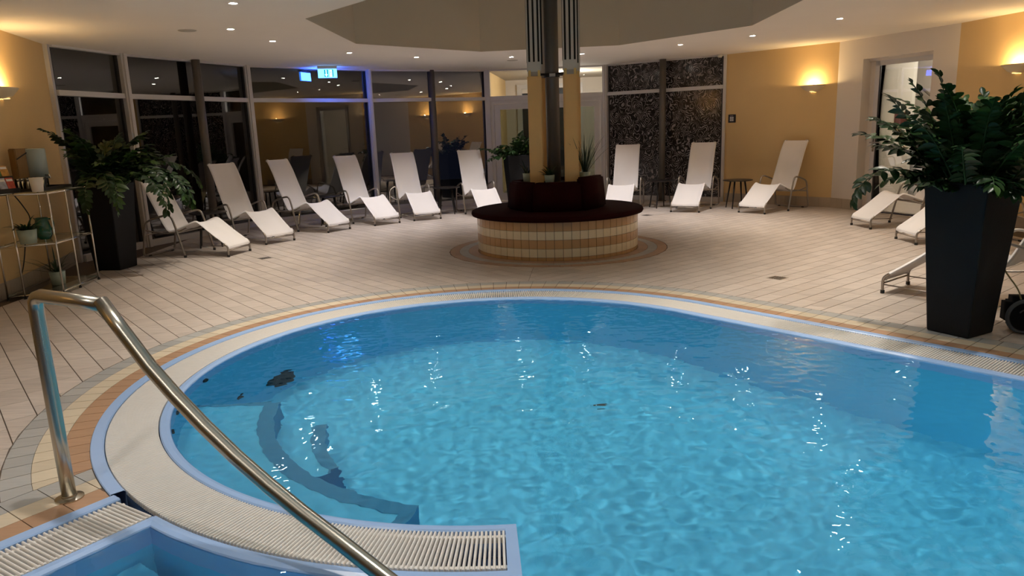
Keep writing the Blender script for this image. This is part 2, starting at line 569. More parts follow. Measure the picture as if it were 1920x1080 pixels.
# coping: three rows round the pool, terracotta, cream and grey
rows = [('terracotta_tile', 'terra', 0.002, 0.118), ('cream_tile', 'cream', 0.120, 0.236), ('grey_tile', 'grey', 0.238, 0.354)]
def quad_piece(name, mk, poly, parent, z1=0.0):
    if area(poly) < 0: poly = poly[::-1]
    return make(name, *prism(poly, -0.006, z1), M[mk], parent)
band_p = LP - ln * (0.354 + 0.004)
for nm, mk, o0, o1 in rows:
    rm = PR + (o0 + o1) / 2
    step = 0.118 / (PR + 0.12)
    k = int((R(236) - TN) / step)
    for i in range(k):
        a0, a1 = TN + i * step + 0.0009, TN + (i + 1) * step - 0.0009
        poly = []
        for r_, a in ((PR + o0, a0), (PR + o1, a0), (PR + o1, a1), (PR + o0, a1)):
            poly.append((PC.x + r_ * math.cos(a), PC.y + r_ * math.sin(a)))
        if a1 > R(185):
            poly = clip_half(poly, band_p, -ln)
            if len(poly) < 3 or abs(area(poly)) < 2e-4: continue
        quad_piece(nm, mk, poly, floor)
    for i in range(int(3.9 / 0.118)):
        s0, s1 = i * 0.118 + 0.002, (i + 1) * 0.118 - 0.002
        poly = [tuple(PC + tn * (PR + o) + td * s) for o, s in ((o0, s0), (o1, s0), (o1, s1), (o0, s1))]
        quad_piece(nm, mk, poly, floor)
    for i in range(-6, 14):
        s0, s1 = i * 0.152 + 0.002, (i + 1) * 0.152 - 0.002
        poly = [tuple(LP - ln * o + ld * s) for o, s in ((o0, s0), (o1, s0), (o1, s1), (o0, s1))]
        c = Vector(poly[0]) * 0.5 + Vector(poly[2]) * 0.5
        d = (c - PC).normalized()
        if area(poly) < 0: poly = poly[::-1]
        poly = clip_half(poly, PC + d * (PR + 0.004), d)
        if len(poly) < 3 or abs(area(poly)) < 2e-4: continue
        if (c - PC).length > PR + 0.40 and s0 < -0.35: continue
        quad_piece(nm, mk, poly, floor)
# rings round the bench
for nm, mk, r0, r1, n in (('ochre_tile', 'terra', 0.99, 1.105, 56), ('grey_tile', 'grey', 1.108, 1.218, 60), ('terracotta_tile', 'terra', 1.221, 1.332, 66)):
    for i in range(n):
        a0, a1 = 2 * math.pi * i / n + 0.0015, 2 * math.pi * (i + 1) / n - 0.0015
        poly = [(BENCH[0] + r_ * math.cos(a), BENCH[1] + r_ * math.sin(a)) for r_, a in ((r0, a0), (r1, a0), (r1, a1), (r0, a1))]
        quad_piece(nm, mk, poly, floor)

# ------------------------------------------------------------------ ceiling with the eight-sided light well
OCT = [(-2.016, 7.898), (-1.951, 10.146), (-0.353, 11.703), (1.731, 11.489), (3.155, 9.722), (3.04, 7.55), (1.52, 6.02), (-0.55, 6.2)]
ceil = holed_plate(ROOM, [OCT], CEIL, 'ceiling', M['ceiling'], flip=True)
tag(ceil, 'cream plaster ceiling with an eight-sided light well', kind='structure')
v, f = [], []
for x, y in OCT: v += [(x, y, CEIL), (x, y, 4.35)]
n8 = len(OCT)
for i in range(n8):
    j = (i + 1) % n8
    f.append((2 * i, 2 * j, 2 * j + 1, 2 * i + 1))
f.append(tuple(2 * i + 1 for i in range(n8)))
tag(make('ceiling_well', v, f, M['ceiling_shaded']), 'upright sides of the eight-sided light well, darkened as shade', kind='structure')

# ------------------------------------------------------------------ walls
def wall(name, a, b, mat, z0=0.0, z1=CEIL, s0=0.0, s1=None, th=0.14, parent=None):
    L = (Vector(b) - Vector(a)).length
    return MB().add(seg_box(a, b, s0, L if s1 is None else s1, z0, z1, 0.0, th)).build(name, mat, parent)
def skirting(name, a, b, s0, s1, label):
    o = MB().add(seg_box(a, b, s0, s1, 0.0, 0.150, -0.006, 0.0)).build(name, M['grout'])
    tag(o, label, kind='structure')
    k = max(1, round((s1 - s0) / 0.197))
    w = (s1 - s0) / k
    for i in range(k):
        MB().add(seg_box(a, b, s0 + i * w + 0.002, s0 + (i + 1) * w - 0.002, 0.0, 0.162, -0.014, -0.006)).build('skirting_tile', M['skirt'], o)
tag(wall('wall_left', LEFT[1], VA, M['yellow']), 'yellow plaster wall behind the shelf', kind='structure')
tag(wall('wall_left.001', LEFT[2], LEFT[1], M['yellow']), kind='structure')
tag(wall('wall_left.002', LEFT[3], LEFT[2], M['yellow']), kind='structure')
tag(wall('wall_right', V5, V6, M['yellow']), 'yellow plaster wall with the half-bowl lamp', kind='structure')
LW = (Vector(V7) - Vector(V6)).length
DS0, DS1, DZ = 0.235 * LW, 0.815 * LW, 2.32
wm = MB()
wm.add(seg_box(V6, V7, 0, DS0, 0, CEIL, 0, 0.2)); wm.add(seg_box(V6, V7, DS1, LW, 0, CEIL, 0, 0.2)); wm.add(seg_box(V6, V7, DS0, DS1, DZ, CEIL, 0, 0.2))
tag(wm.build('wall_right_white', M['white']), 'white plaster wall around the glass door', kind='structure')
for i, m_ in enumerate(('yellow', 'yellow', 'white', 'yellow')):
    tag(wall('wall_right.%03d' % (i + 1), RIGHT[i], RIGHT[i + 1], M[m_]), kind='structure')
tag(wall('wall_back', RIGHT[-1], LEFT[-1], M['yellow']), kind='structure')
LY = (Vector(V6) - Vector(V5)).length
skirting('baseboard_right', V5, V6, 0.03, LY, 'beige tile skirting below the yellow wall')
skirting('baseboard_right.001', V6, V7, 0.0, DS0, 'beige tile skirting beside the glass door')
LL = (Vector(VA) - Vector(LEFT[1])).length
skirting('baseboard_left', LEFT[1], VA, 0.0, LL, 'beige tile skirting behind the shelf')
skirting('baseboard_left.001', LEFT[2], LEFT[1], 0.0, (Vector(LEFT[1]) - Vector(LEFT[2])).length, 'beige tile skirting left of the shelf')
skirting('baseboard_right.002', V7, RIGHT[1], 0.0, (Vector(RIGHT[1]) - Vector(V7)).length, 'beige tile skirting behind the right planter')

# ------------------------------------------------------------------ glazed front: one window per facet
TZ = 2.075
def window(idx, a, b, label, s_start=0.0, upper=True, mull_start=True):
    w = root('window_%d' % idx, kind='structure', label=label)
    L = (Vector(b) - Vector(a)).length
    if mull_start:
        MB().add(seg_box(a, b, -0.045, 0.05, 0, CEIL, -0.10, 0.05)).add(seg_box(a, b, -0.02, 0.025, 0, CEIL, -0.125, -0.10)).build('mullion', M['frame'], w)
    MB().add(seg_box(a, b, 0.05, L - 0.05, TZ - 0.032, TZ + 0.032, -0.07, 0.03)).build('transom', M['frame'], w)
    MB().add(seg_box(a, b, 0.05, L - 0.05, 0.0, 0.085, -0.08, 0.05)).build('sill', M['frame'], w)
    MB().add(seg_box(a, b, 0.05, L - 0.05, CEIL - 0.025, CEIL, -0.07, 0.03)).build('head_rail', M['frame'], w)
    for z0, z1, nm in ((0.085, TZ - 0.032, 'lower_pane'), (TZ + 0.032, CEIL - 0.025, 'upper_pane')):
        g = MB().add(seg_box(a, b, 0.05, L - 0.05, z0, z1, -0.002, 0.002)).build(nm, M['pane'], w)
        k = MB()
        k.add(seg_box(a, b, 0.05, 0.075, z0, z1, -0.02, 0.015)); k.add(seg_box(a, b, L - 0.085, L - 0.05, z0, z1, -0.02, 0.015))
        k.build('gasket', M['gasket'], w)
    return w
window(1, VA, V0, 'narrow window bay between the yellow wall and the first post', mull_start=False)
window(2, V0, V1, 'second window bay from the left, with a grey post before it')
window(3, V1, V2, 'window bay under the lit exit sign')
window(4, V2, V3, 'window bay left of the glass double door')
L5 = (Vector(V5) - Vector(V4)).length
w5 = window(5, V4, V5, 'window bay covered with a black rose-print film')
MB().add(seg_box(V4, V5, 0.076, L5 - 0.086, 0.086, TZ - 0.033, -0.010, -0.003)).add(seg_box(V4, V5, 0.076, L5 - 0.086, TZ + 0.033, CEIL - 0.026, -0.010, -0.003)).build('rose_print_film', M['rose'], w5)
MB().add(seg_box(V4, V5, 2.375, 2.424, 0, CEIL, -0.05, 0.05)).build('mullion', M['frame'], w5)
MB().add(seg_box(LEFT[1], VA, LL - 0.05, LL + 0.03, 0, CEIL, -0.05, 0.05)).build('mullion', M['frame'], bpy.data.objects['window_1'])

# posts before the glass
for (x, y), lab in (((-4.60, 11.40), 'round grey steel post before the second window bay'), ((-1.42, 14.74), 'round grey steel post behind the loungers left of the double door'), ((2.955, 14.16), 'round grey steel post before the rose-print window')):
    p = root('post', (x, y, 0), 0, lab, 'post', 'steel posts along the glass front')
    MB().add(lathe([(0.062, 0.0), (0.062, CEIL)], 20)).build('shaft', M['column'], p, True)
    MB().add(lathe([(0.085, 0.0), (0.085, 0.012), (0.064, 0.014)], 20)).build('base_plate', M['column'], p)

# ------------------------------------------------------------------ double door facet
L4 = (Vector(V4) - Vector(V3)).length
d1 = root('door_1', kind='structure', label='white framed glass double door behind the round bench')
MB().add(seg_box(V3, V4, -0.045, 0.06, 0, CEIL, -0.10, 0.05)).build('mullion', M['frame'], d1)
MB().add(seg_box(V3, V4, L4 - 0.055, L4 - 0.05, 0, CEIL, -0.09, 0.05)).build('jamb', M['frame'], d1)
MB().add(seg_box(V3, V4, 0.06, L4 - 0.05, TZ - 0.045, TZ + 0.04, -0.08, 0.04)).build('transom', M['frame'], d1)
MB().add(seg_box(V3, V4, 0.06, L4 - 0.05, CEIL - 0.025, CEIL, -0.07, 0.03)).build('head_rail', M['frame'], d1)
MB().add(seg_box(V3, V4, 0.06, L4 - 0.05, TZ + 0.04, CEIL - 0.025, -0.002, 0.002)).build('upper_pane', M['door_pane'], d1)
MB().add(seg_box(V3, V4, 0.06, 0.13, 0, TZ - 0.045, -0.06, 0.05)).add(seg_box(V3, V4, L4 - 0.13, L4 - 0.05, 0, TZ - 0.045, -0.06, 0.05)).add(seg_box(V3, V4, 0.13, L4 - 0.13, TZ - 0.11, TZ - 0.045, -0.06, 0.05)).build('door_frame', M['frame'], d1)
for s0, s1, hs in ((0.135, L4 / 2 - 0.004, L4 / 2 - 0.06), (L4 / 2 + 0.004, L4 - 0.135, L4 / 2 + 0.06)):
    lf = MB()
    zt = TZ - 0.115
    for bx in ((s0, s0 + 0.115, 0.02, zt), (s1 - 0.115, s1, 0.02, zt), (s0 + 0.115, s1 - 0.115, 0.02, 0.17), (s0 + 0.115, s1 - 0.115, zt - 0.11, zt)):
        lf.add(seg_box(V3, V4, bx[0], bx[1], bx[2], bx[3], -0.045, 0.02))
    lo = lf.build('door_leaf', M['frame'], d1)
    MB().add(seg_box(V3, V4, s0 + 0.115, s1 - 0.115, 0.17, zt - 0.11, -0.002, 0.002)).build('pane', M['grey_pane'], lo)
    MB().add(seg_box(V3, V4, hs - 0.01, hs + 0.01, 0.98, 1.12, -0.062, -0.045)).add(seg_box(V3, V4, hs - 0.07, hs + 0.07, 1.05, 1.07, -0.095, -0.075)).build('handle', M['chrome'], lo)
MB().add(seg_box(V3, V4, L4 - 0.75, L4 - 0.35, TZ - 0.09, TZ - 0.05, -0.10, -0.06)).add(seg_box(V3, V4, L4 - 0.60, L4 - 0.30, TZ - 0.105, TZ - 0.09, -0.12, -0.10)).build('door_closer', M['frame'], d1)
# vestibule behind the double door
vb = root('room_vestibule', kind='structure', label='lit white vestibule seen through the double door')
MB().add(seg_box(V3, V4, 0.02, L4 - 0.02, -0.02, -0.003, 0.06, 3.2)).build('floor', M['grey'], vb)
MB().add(seg_box(V3, V4, 0.02, L4 - 0.02, 2.62, 2.66, 0.06, 3.2)).build('ceiling', M['speaker'], vb)
MB().add(seg_box(V3, V4, -0.04, 0.02, 0, 2.62, 0.06, 3.2)).build('side_wall', M['yellow'], vb)
MB().add(seg_box(V3, V4, L4 - 0.02, L4 + 0.04, 0, 2.62, 0.06, 3.2)).build('side_wall', M['bright'], vb)
bw = MB()
for bx in ((0.02, 0.62, 2.3, 2.62), (0.02, 0.30, 0, 2.3), (L4 - 0.5, L4 - 0.02, 0, 2.62), (0.62, L4 - 0.5, 2.5, 2.62)): bw.add(seg_box(V3, V4, bx[0], bx[1], bx[2], bx[3], 3.2, 3.3))
bw.build('end_wall', M['white'], vb)
bw = MB()
for bx in ((0.30, 0.42, 0, 2.5), (1.10, 1.20, 0, 2.5), (L4 - 0.6, L4 - 0.5, 0, 2.5), (0.42, L4 - 0.6, 2.10, 2.22), (0.42, L4 - 0.6, 2.40, 2.5)): bw.add(seg_box(V3, V4, bx[0], bx[1], bx[2], bx[3], 3.14, 3.3))
bw.build('door_frame', M['frame'], vb)
MB().add(seg_box(V3, V4, 0.36, L4 - 0.5, 0, 2.5, 3.26, 3.28)).build('dark_pane', M['gasket'], vb)
t34 = (Vector(V4) - Vector(V3)).normalized(); n34 = Vector((-t34.y, t34.x))
def v34(s, d, z):
    p = Vector(V3) + t34 * s + n34 * d
    return (p.x, p.y, z)

# ------------------------------------------------------------------ glass door in the white wall
d2 = root('door_2', kind='structure', label='glass door in the white wall at right')
fm = MB()
for bx in ((DS0 + 0.12, DS0 + 0.20, 0, DZ - 0.04), (DS1 - 0.05, DS1, 0, DZ - 0.04), (DS0 + 0.12, DS1, DZ - 0.04 - 0.07, DZ - 0.04)):
    fm.add(seg_box(V6, V7, bx[0], bx[1], bx[2], bx[3], 0.13, 0.2))
fm.build('door_frame', M['frame'], d2)
MB().add(seg_box(V6, V7, DS0, DS0 + 0.12, 0, DZ, 0.17, 0.2)).add(seg_box(V6, V7, DS0, DS1, DZ - 0.04, DZ, 0.12, 0.2)).build('reveal', M['white'], d2)
MB().add(seg_box(V6, V7, DS0 + 0.20, DS0 + 0.215, 0.01, DZ - 0.12, 0.135, 0.17)).build('gasket', M['gasket'], d2)
MB().add(seg_box(V6, V7, DS0 + 0.215, DS1 - 0.05, 0.01, DZ - 0.11, 0.15, 0.158)).build('pane', M['door_pane'], d2)
hd = MB().add(seg_box(V6, V7, DS0 + 0.165, DS0 + 0.185, 0.92, 1.13, 0.105, 0.13)).add(seg_box(V6, V7, DS0 + 0.165, DS0 + 0.185, 1.05, 1.07, 0.07, 0.13)).add(seg_box(V6, V7, DS0 + 0.165, DS0 + 0.33, 1.05, 1.07, 0.05, 0.07))
hd.build('handle', M['champagne'], d2)
# stair hall behind it
sh = root('room_stair_hall', kind='structure', label='white stair hall behind the glass door')
MB().add(seg_box(V6, V7, -1.2, LW + 1.2, -0.02, 0.0, 0.2, 2.4)).build('floor', M['tile'], sh)
MB().add(seg_box(V6, V7, -1.2, LW + 1.2, 2.62, 2.7, 0.2, 2.4)).build('ceiling', M['bright'], sh)
MB().add(seg_box(V6, V7, -1.2, 0.055, 0, 2.62, 1.6, 1.68)).build('near_wall', M['bright'], sh)
MB().add(seg_box(V6, V7, -1.2, LW + 1.2, 0, 2.62, 2.4, 2.46)).build('end_wall', M['white'], sh)
MB().add(seg_box(V6, V7, -1.26, -1.2, 0, 2.62, 0.2, 2.46)).add(seg_box(V6, V7, LW + 1.2, LW + 1.26, 0, 2.62, 0.2, 2.46)).build('side_wall', M['bright'], sh)
t67 = (Vector(V7) - Vector(V6)).normalized(); n67 = Vector((-t67.y, t67.x))
def v67(s, d, z):
    p = Vector(V6) + t67 * s + n67 * d
    return Vector((p.x, p.y, z))
MB().add(tube([v67(-0.78, 2.2, 2.28), v67(0.7, 2.2, 1.22)], 0.022, 8)).build('stair_rail', M['champagne'], sh, True)
st = MB()
for i in range(7): st.add(seg_box(V6, V7, 1.3 - (i + 1) * 0.27, 1.3 - i * 0.27, 0.0, 0.16 * i + 0.16, 1.75, 2.38))
st.build('stair', M['grey'], sh)
pic = root('framed_picture', v67(-0.11, 1.585, 1.27), math.atan2(t67.y, t67.x), 'small dark red picture on the wall behind the glass door', 'picture')
MB().add(box(-0.16, 0.16, 0.0, 0.012, 0.0, 0.26)).build('mount', M['white'], pic)
MB().add(box(-0.14, 0.14, -0.004, 0.0, 0.02, 0.24)).build('print', M['picture'], pic)

# ------------------------------------------------------------------ garden outside the glass
gd = make('terrace_ground', [(-9, 8, -0.06), (9, 15.0, -0.06), (9, 24, -0.06), (-12, 24, -0.06)], [(0, 1, 2, 3)], M['outfloor'])
gd.data.transform(Matrix.Translation((0, 0, 0)))
tag(gd, 'dark paving outside the windows', kind='structure')
MB().add(seg_box(V0, V2, -1.5, 5.2, -0.06, 0.36, 1.9, 2.1)).add(seg_box(V0, V2, -1.5, 5.2, 0.36, 0.40, 1.87, 2.13)).build('garden_wall', M['outwall'])
tag(bpy.data.objects['garden_wall'], 'low pale garden wall outside the windows', 'wall', kind='structure')
def grass_clump(loc, h, n, mat, label, seed, spread=0.16):
    rg = random.Random(seed)
    g = root('grass_clump', loc, 0, label, 'plant')
    mb = MB()
    for i in range(n):
        a = rg.uniform(0, 6.283); r0 = rg.uniform(0, spread * 0.5); hh = h * rg.uniform(0.6, 1.0); sp = rg.uniform(0.1, 1.0) * spread
        p = [(r0 * math.cos(a) + sp * t * t * math.cos(a), r0 * math.sin(a) + sp * t * t * math.sin(a), hh * t) for t in (0, 0.35, 0.7, 1.0)]
        mb.add(tube(p, [0.005, 0.005, 0.004, 0.0015], 3, False))
    tag(mb.build('blades', mat, g), kind='stuff')
    return g
grass_clump((-4.25, 13.15, -0.06), 0.62, 150, M['straw'], 'lit straw-coloured grass clump outside the window', 3)
gl = bpy.data.lights.new('garden_light_and_fill', 'POINT'); gl.energy = 16; gl.color = (1, 0.72, 0.25); gl.shadow_soft_size = 0.05
glo = bpy.data.objects.new('garden_light_and_fill', gl); glo.location = (-4.1, 12.85, 0.06); col.objects.link(glo)
g2 = bpy.data.lights.new('garden_light_and_fill', 'POINT'); g2.energy = 14; g2.color = (1, 0.9, 0.75); g2.shadow_soft_size = 0.1  # added fill to brighten the low garden wall, no lamp stands there
garden_fill_obj = bpy.data.objects.new('garden_light_and_fill', g2); garden_fill_obj.location = (-3.3, 14.2, 0.25); col.objects.link(garden_fill_obj)
vl = bpy.data.lights.new('vestibule_light', 'POINT'); vl.energy = 30; vl.color = (1, 0.93, 0.80); vl.shadow_soft_size = 0.12
vlo = bpy.data.objects.new('vestibule_light', vl); vlo.location = v34(1.72, 1.0, 2.45); col.objects.link(vlo)
sl = bpy.data.lights.new('stair_hall_light', 'POINT'); sl.energy = 26; sl.color = (1, 0.91, 0.74); sl.shadow_soft_size = 0.15
slo = bpy.data.objects.new('stair_hall_light', sl); slo.location = v67(0.9, 0.9, 2.45); col.objects.link(slo)

# ------------------------------------------------------------------ swimming pool
pool = root('swimming_pool', (0, 0, 0), 0, 'round swimming pool of blue water with white gutter grating', 'pool')
E_ = 0.365
LIPP = [(0, -0.10), (0, 0.002), (-0.004, 0.006), (-0.054, 0.006), (-0.060, 0.0), (-0.062, -0.11)]
CHAN = [(-0.062, -0.11), (-0.308, -0.11)]
CURB = [(-0.308, -0.11), (-0.310, -0.004), (-0.316, 0.002), (-0.340, 0.001), (-0.358, -0.006), (-E_, -0.018), (-E_, -0.16)]
ARMO = [(0, -0.16), (0, -0.018), (-0.007, -0.006), (-0.025, 0.001), (-0.050, 0.002), (-0.056, -0.004), (-0.058, -0.11)]
main_fr = straight + round_far[1:]
full_fr = main_fr + round_arm[1:]
MB().add(sweep(main_fr, LIPP)).add(sweep(left_edge, LIPP)).build('lip', M['lip'], pool)
MB().add(sweep(full_fr, CHAN)).add(sweep(left_edge, CHAN)).build('gutter', M['channel'], pool)
cb = MB().add(sweep(full_fr, CURB)).add(sweep(left_edge, CURB)).add(sweep(arm_out, ARMO))
cap_fr = frames(360 + A_END, 360 + A_END + 1.25, 3)
CAPP = [(-E_, -0.16), (-E_, -0.018), (-0.358, -0.006), (-0.340, 0.001), (-0.025, 0.001), (-0.007, -0.006), (0, -0.018), (0, -0.16)]
cb.add(sweep(cap_fr, CAPP))
for fr in (cap_fr[0], cap_fr[-1]):
    v = []
    for o, z in CAPP:
        q = fr[0] + fr[1] * o; v.append((q.x, q.y, z))
    cb.add((v, [tuple(range(len(v)))]))
cb.build('overflow_curb', M['lip'], pool)
DEPTH = -1.22
ws = MB().add(sweep(full_fr, [(-E_, -0.16), (-E_, DEPTH)])).add(sweep(left_edge, [(-E_, -0.16), (-E_, DEPTH)])).add(sweep(arm_out + cap_fr[1:], [(0, -0.16), (0, DEPTH)]))
e0 = cap_fr[-1]
a_, b_ = e0[0], e0[0] - e0[1] * E_
ws.add(([(a_.x, a_.y, -0.16), (b_.x, b_.y, -0.16), (b_.x, b_.y, DEPTH), (a_.x, a_.y, DEPTH)], [(0, 1, 2, 3)]))
sE = straight[0][0] - tn * E_; lE = left_edge[-1][0] + ln * E_
ws.add(([(sE.x, sE.y, 0), (first.x - 0.6, YN, 0), (last.x, YN, 0), (sE.x, sE.y, DEPTH), (first.x - 0.6, YN, DEPTH), (last.x, YN, DEPTH)], [(0, 1, 4, 3), (1, 2, 5, 4)]))
ws.build('wall', M['liner'], pool)
make('bottom', [(-3.4, 0.7, DEPTH), (6, 0.7, DEPTH), (6, 6.7, DEPTH), (-3.4, 6.7, DEPTH)], [(0, 1, 2, 3)], M['liner'], pool)
def sector(r0, r1, a0, a1, z0, z1, n=40):
    v, f = [], []
    for i in range(n + 1):
        a = R(a0 + (a1 - a0) * i / n)
        for r_, z in ((r1, z1), (r0, z1), (r0, z0)):
            v.append((PC.x + r_ * math.cos(a), PC.y + r_ * math.sin(a), z))
    top = [(3 * i, 3 * i + 1, 3 * i + 4, 3 * i + 3) for i in range(n)]
    side = [(3 * i + 1, 3 * i + 2, 3 * i + 5, 3 * i + 4) for i in range(n)]
    ends = []
    for i in (0, n):
        a = R(a0 + (a1 - a0) * i / n)
        k = len(v)
        v.append((PC.x + r1 * math.cos(a), PC.y + r1 * math.sin(a), z0))
        ends.append((3 * i, 3 * i + 1, 3 * i + 2, k))
    return v, top + side + ends
def ledge(name, r0, r1, a0, a1, zt):
    v, f = sector(r0, r1, a0, a1, DEPTH, zt)
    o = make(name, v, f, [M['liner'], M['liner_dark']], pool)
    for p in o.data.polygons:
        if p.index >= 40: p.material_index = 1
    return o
ledge('seat_ledge', 1.365, PR - E_ + 0.01, 182, 255, -0.46)
ledge('step', 1.08, 1.37, 184, 216, -0.80)
def nosing(r0, r1, a0, a1, z):
    v, f = sector(r0, r1, a0, a1, z - 0.002, z + 0.004, 30)
    make('nosing', v, f, M['liner_dark'], pool)
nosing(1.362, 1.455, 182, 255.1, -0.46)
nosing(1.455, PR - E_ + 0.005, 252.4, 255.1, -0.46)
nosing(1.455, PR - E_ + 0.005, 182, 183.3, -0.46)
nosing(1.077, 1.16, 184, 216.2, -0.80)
# steps at the left edge below the rail
stp = MB()
for i in range(3):
    p0 = LP + ln * E_ + ld * 0.10
    stp.add(xf(box(-1.6, 0, 0, 0.26 * (i + 1), DEPTH, -0.27 - 0.24 * i), Matrix.Translation((p0.x, p0.y, 0)) @ Matrix.Rotation(math.atan2(-ld.y, -ld.x), 4, 'Z') @ Matrix.Scale(-1, 4, (0, 1, 0))))
stp.build('entry_steps', M['liner'], pool)
def disc_on_wall(ang, z, r, name, mat):
    a = R(ang); d = Vector((math.cos(a), math.sin(a), 0)); t = Vector((-d.y, d.x, 0))
    c = Vector((PC.x, PC.y, 0)) + d * (PR - E_ - 0.008) + Vector((0, 0, z))
    v, f = [], []
    for rr, dd in ((r, 0.02), (r, 0.0), (r * 0.8, -0.004), (r * 0.3, 0.004)):
        for j in range(20):
            an = 2 * math.pi * j / 20
            v.append(c + d * dd + t * (rr * math.cos(an)) + Vector((0, 0, rr * math.sin(an))))
    for i in range(3):
        for j in range(20): f.append((i * 20 + j, i * 20 + (j + 1) % 20, i * 20 + 20 + (j + 1) % 20, i * 20 + 20 + j))
    f.append(tuple(60 + j for j in range(20)))
    make(name, v, f, mat, pool)
disc_on_wall(152, -0.99, 0.13, 'suction_grille', M['gasket'])
disc_on_wall(178, -0.13, 0.028, 'jet_nozzle', M['gasket'])
disc_on_wall(166, -0.89, 0.03, 'jet_nozzle', M['gasket'])
disc_on_wall(195, -0.12, 0.026, 'jet_nozzle', M['gasket'])
disc_on_wall(204, -0.11, 0.026, 'jet_nozzle', M['gasket'])
MB().add(lathe([(0.026, DEPTH), (0.026, DEPTH + 0.006), (0.014, DEPTH + 0.008)], 16, c=(0.596, 4.811, 0))).build('floor_drain', M['gasket'], pool)

# underwater lamps in the near wall
M['underwater'] = emit_mat('underwater_glow', (0.85, 0.97, 1.0), 6.0)
for lx, lz, aimv, e in ((2.35, -0.50, (0.75, 1.0, 0.04), 24.0), (0.55, -0.55, (-0.05, 1.0, 0.02), 8.0)):
    MB().add(xf(lathe([(0.11, -0.02), (0.11, 0.012), (0.085, 0.016), (0.0, 0.016)], 24), Matrix.Translation((lx, YN + 0.001, lz)) @ Matrix.Rotation(R(-90), 4, 'X'))).build('underwater_lamp', M['underwater'], pool)
    L = bpy.data.lights.new('underwater_beam', 'SPOT'); L.energy = e; L.color = (0.80, 1.0, 0.90); L.spot_size = R(150); L.spot_blend = 0.8; L.shadow_soft_size = 0.08
    lo = bpy.data.objects.new('underwater_beam', L); col.objects.link(lo)
    lo.location = (lx, YN + 0.06, lz); lo.rotation_euler = Vector(aimv).to_track_quat('-Z', 'Y').to_euler()

# gutter grating: each white bar by itself where it is large, the far ones joined
def bar(L, w, h):
    prof = [(-0.8 * w, -h), (0.8 * w, -h), (w, -0.5 * h), (0.87 * w, -0.16 * h), (0.45 * w, -0.02 * h), (-0.45 * w, -0.02 * h), (-0.87 * w, -0.16 * h), (-w, -0.5 * h)]
    v = [(x, y, z) for x in (-L / 2, L / 2) for y, z in prof]
    n = len(prof)
    f = [(i, (i + 1) % n, n + (i + 1) % n, n + i) for i in range(n)] + [tuple(range(n - 1, -1, -1)), tuple(range(n, 2 * n))]
    return v, f
bar_vf = bar(0.240, 0.0052, 0.024)
spots = []
PITCH = 0.0168
ra = PR - 0.185
n_arc = int((R(360 + A_END) - TN) * ra / PITCH)
for i in range(n_arc):
    a = TN + (i + 0.5) * (R(360 + A_END) - TN) / n_arc
    spots.append((PC.x + ra * math.cos(a), PC.y + ra * math.sin(a), a))
for i in range(int(3.6 / PITCH)):
    p = PC + tn * ra + td * (PITCH * (i + 0.5)); spots.append((p.x, p.y, TN))
for i in range(int(1.6 / 0.0185)):
    p = LP + ln * 0.185 + ld * (0.010 + 0.0185 * i)
    spots.append((p.x, p.y, math.atan2(ln.y, ln.x) + R(4)))
spots.sort(key=lambda s: math.hypot(s[0], s[1]) + (3 if not (-2.2 < s[0] and s[1] > 1.9) else 0))
bar_me = None
far = MB()
for i, (x, y, a) in enumerate(spots):
    mt = Matrix.Translation((x, y, 0.001)) @ Matrix.Rotation(a, 4, 'Z')
    if i < 300:
        if bar_me is None:
            o = make('slat', *bar_vf, M['slat'], pool); bar_me = o.data
        else: o = link('slat', bar_me, pool)
        o.matrix_local = mt
    else: far.add(xf(bar_vf, mt))
tag(far.build('grating', M['slat'], pool), kind='stuff')
RUN = lambda o: [(o - 0.008, -0.032), (o - 0.008, -0.009), (o + 0.008, -0.009), (o + 0.008, -0.032)]
for o_ in (-0.090, -0.282):
    MB().add(sweep(full_fr, RUN(o_))).add(sweep(left_edge, RUN(o_))).build('runner', M['slat'], pool)

# water: one rippled surface
def water_inside(x, y, m):
    """inside the basin shrunk by m towards the water (m<0 grows under the curbs)"""
    q = Vector((x, y)) - PC
    if y < YN - 0.02: return False
    ang = math.degrees(math.atan2(q.y, q.x))
    e = E_ + m
    if ang >= 40 or ang < A_END + 0.6:
        if q.length < PR - e: return True
        d = (Vector((x, y)) - LP).dot(ln)
        return y < 3.0 and d > e and (q.length > PR + m)
    return q.dot(tn) < PR - e
def ripple(x, y):
    jet = math.exp(-((x - 0.55) ** 2 / 0.9 + (y - 3.75) ** 2 / 0.6))
    p = Vector((x * 3.4, y * 3.4, 0.3))
    w = noise.fractal(p, 0.9, 2.0, 2) * (0.0014 + 0.0016 * jet)
    w += noise.fractal(Vector((x * 9, y * 10, 2.0)), 0.8, 2.1, 2) * (0.0007 + 0.0019 * jet)
    w += noise.noise(Vector((x * 21 + y * 3, y * 24, 5.0))) * 0.0016
    return WL + w
STEP = 0.017
x0, y0 = -3.1, 0.9
nx, ny = int(8.0 / STEP), int(5.7 / STEP)
ids = {}
verts, faces = [], []
ok = {}
def okk(i, j):
    if (i, j) not in ok: ok[(i, j)] = water_inside(x0 + i * STEP, y0 + j * STEP, -0.040)
    return ok[(i, j)]
def vid(i, j):
    if (i, j) not in ids:
        ids[(i, j)] = len(verts)
        x, y = x0 + i * STEP, y0 + j * STEP
        verts.append((x, y, ripple(x, y)))
    return ids[(i, j)]
for i in range(nx):
    for j in range(ny):
        if okk(i, j) and okk(i + 1, j) and okk(i + 1, j + 1) and okk(i, j + 1):
            faces.append((vid(i, j), vid(i + 1, j), vid(i + 1, j + 1), vid(i, j + 1)))
water = make('water', verts, faces, M['water'], pool, True)
water.cycles.is_caustics_caster = True
for o in pool.children:
    if o != water: o.cycles.is_caustics_receiver = True

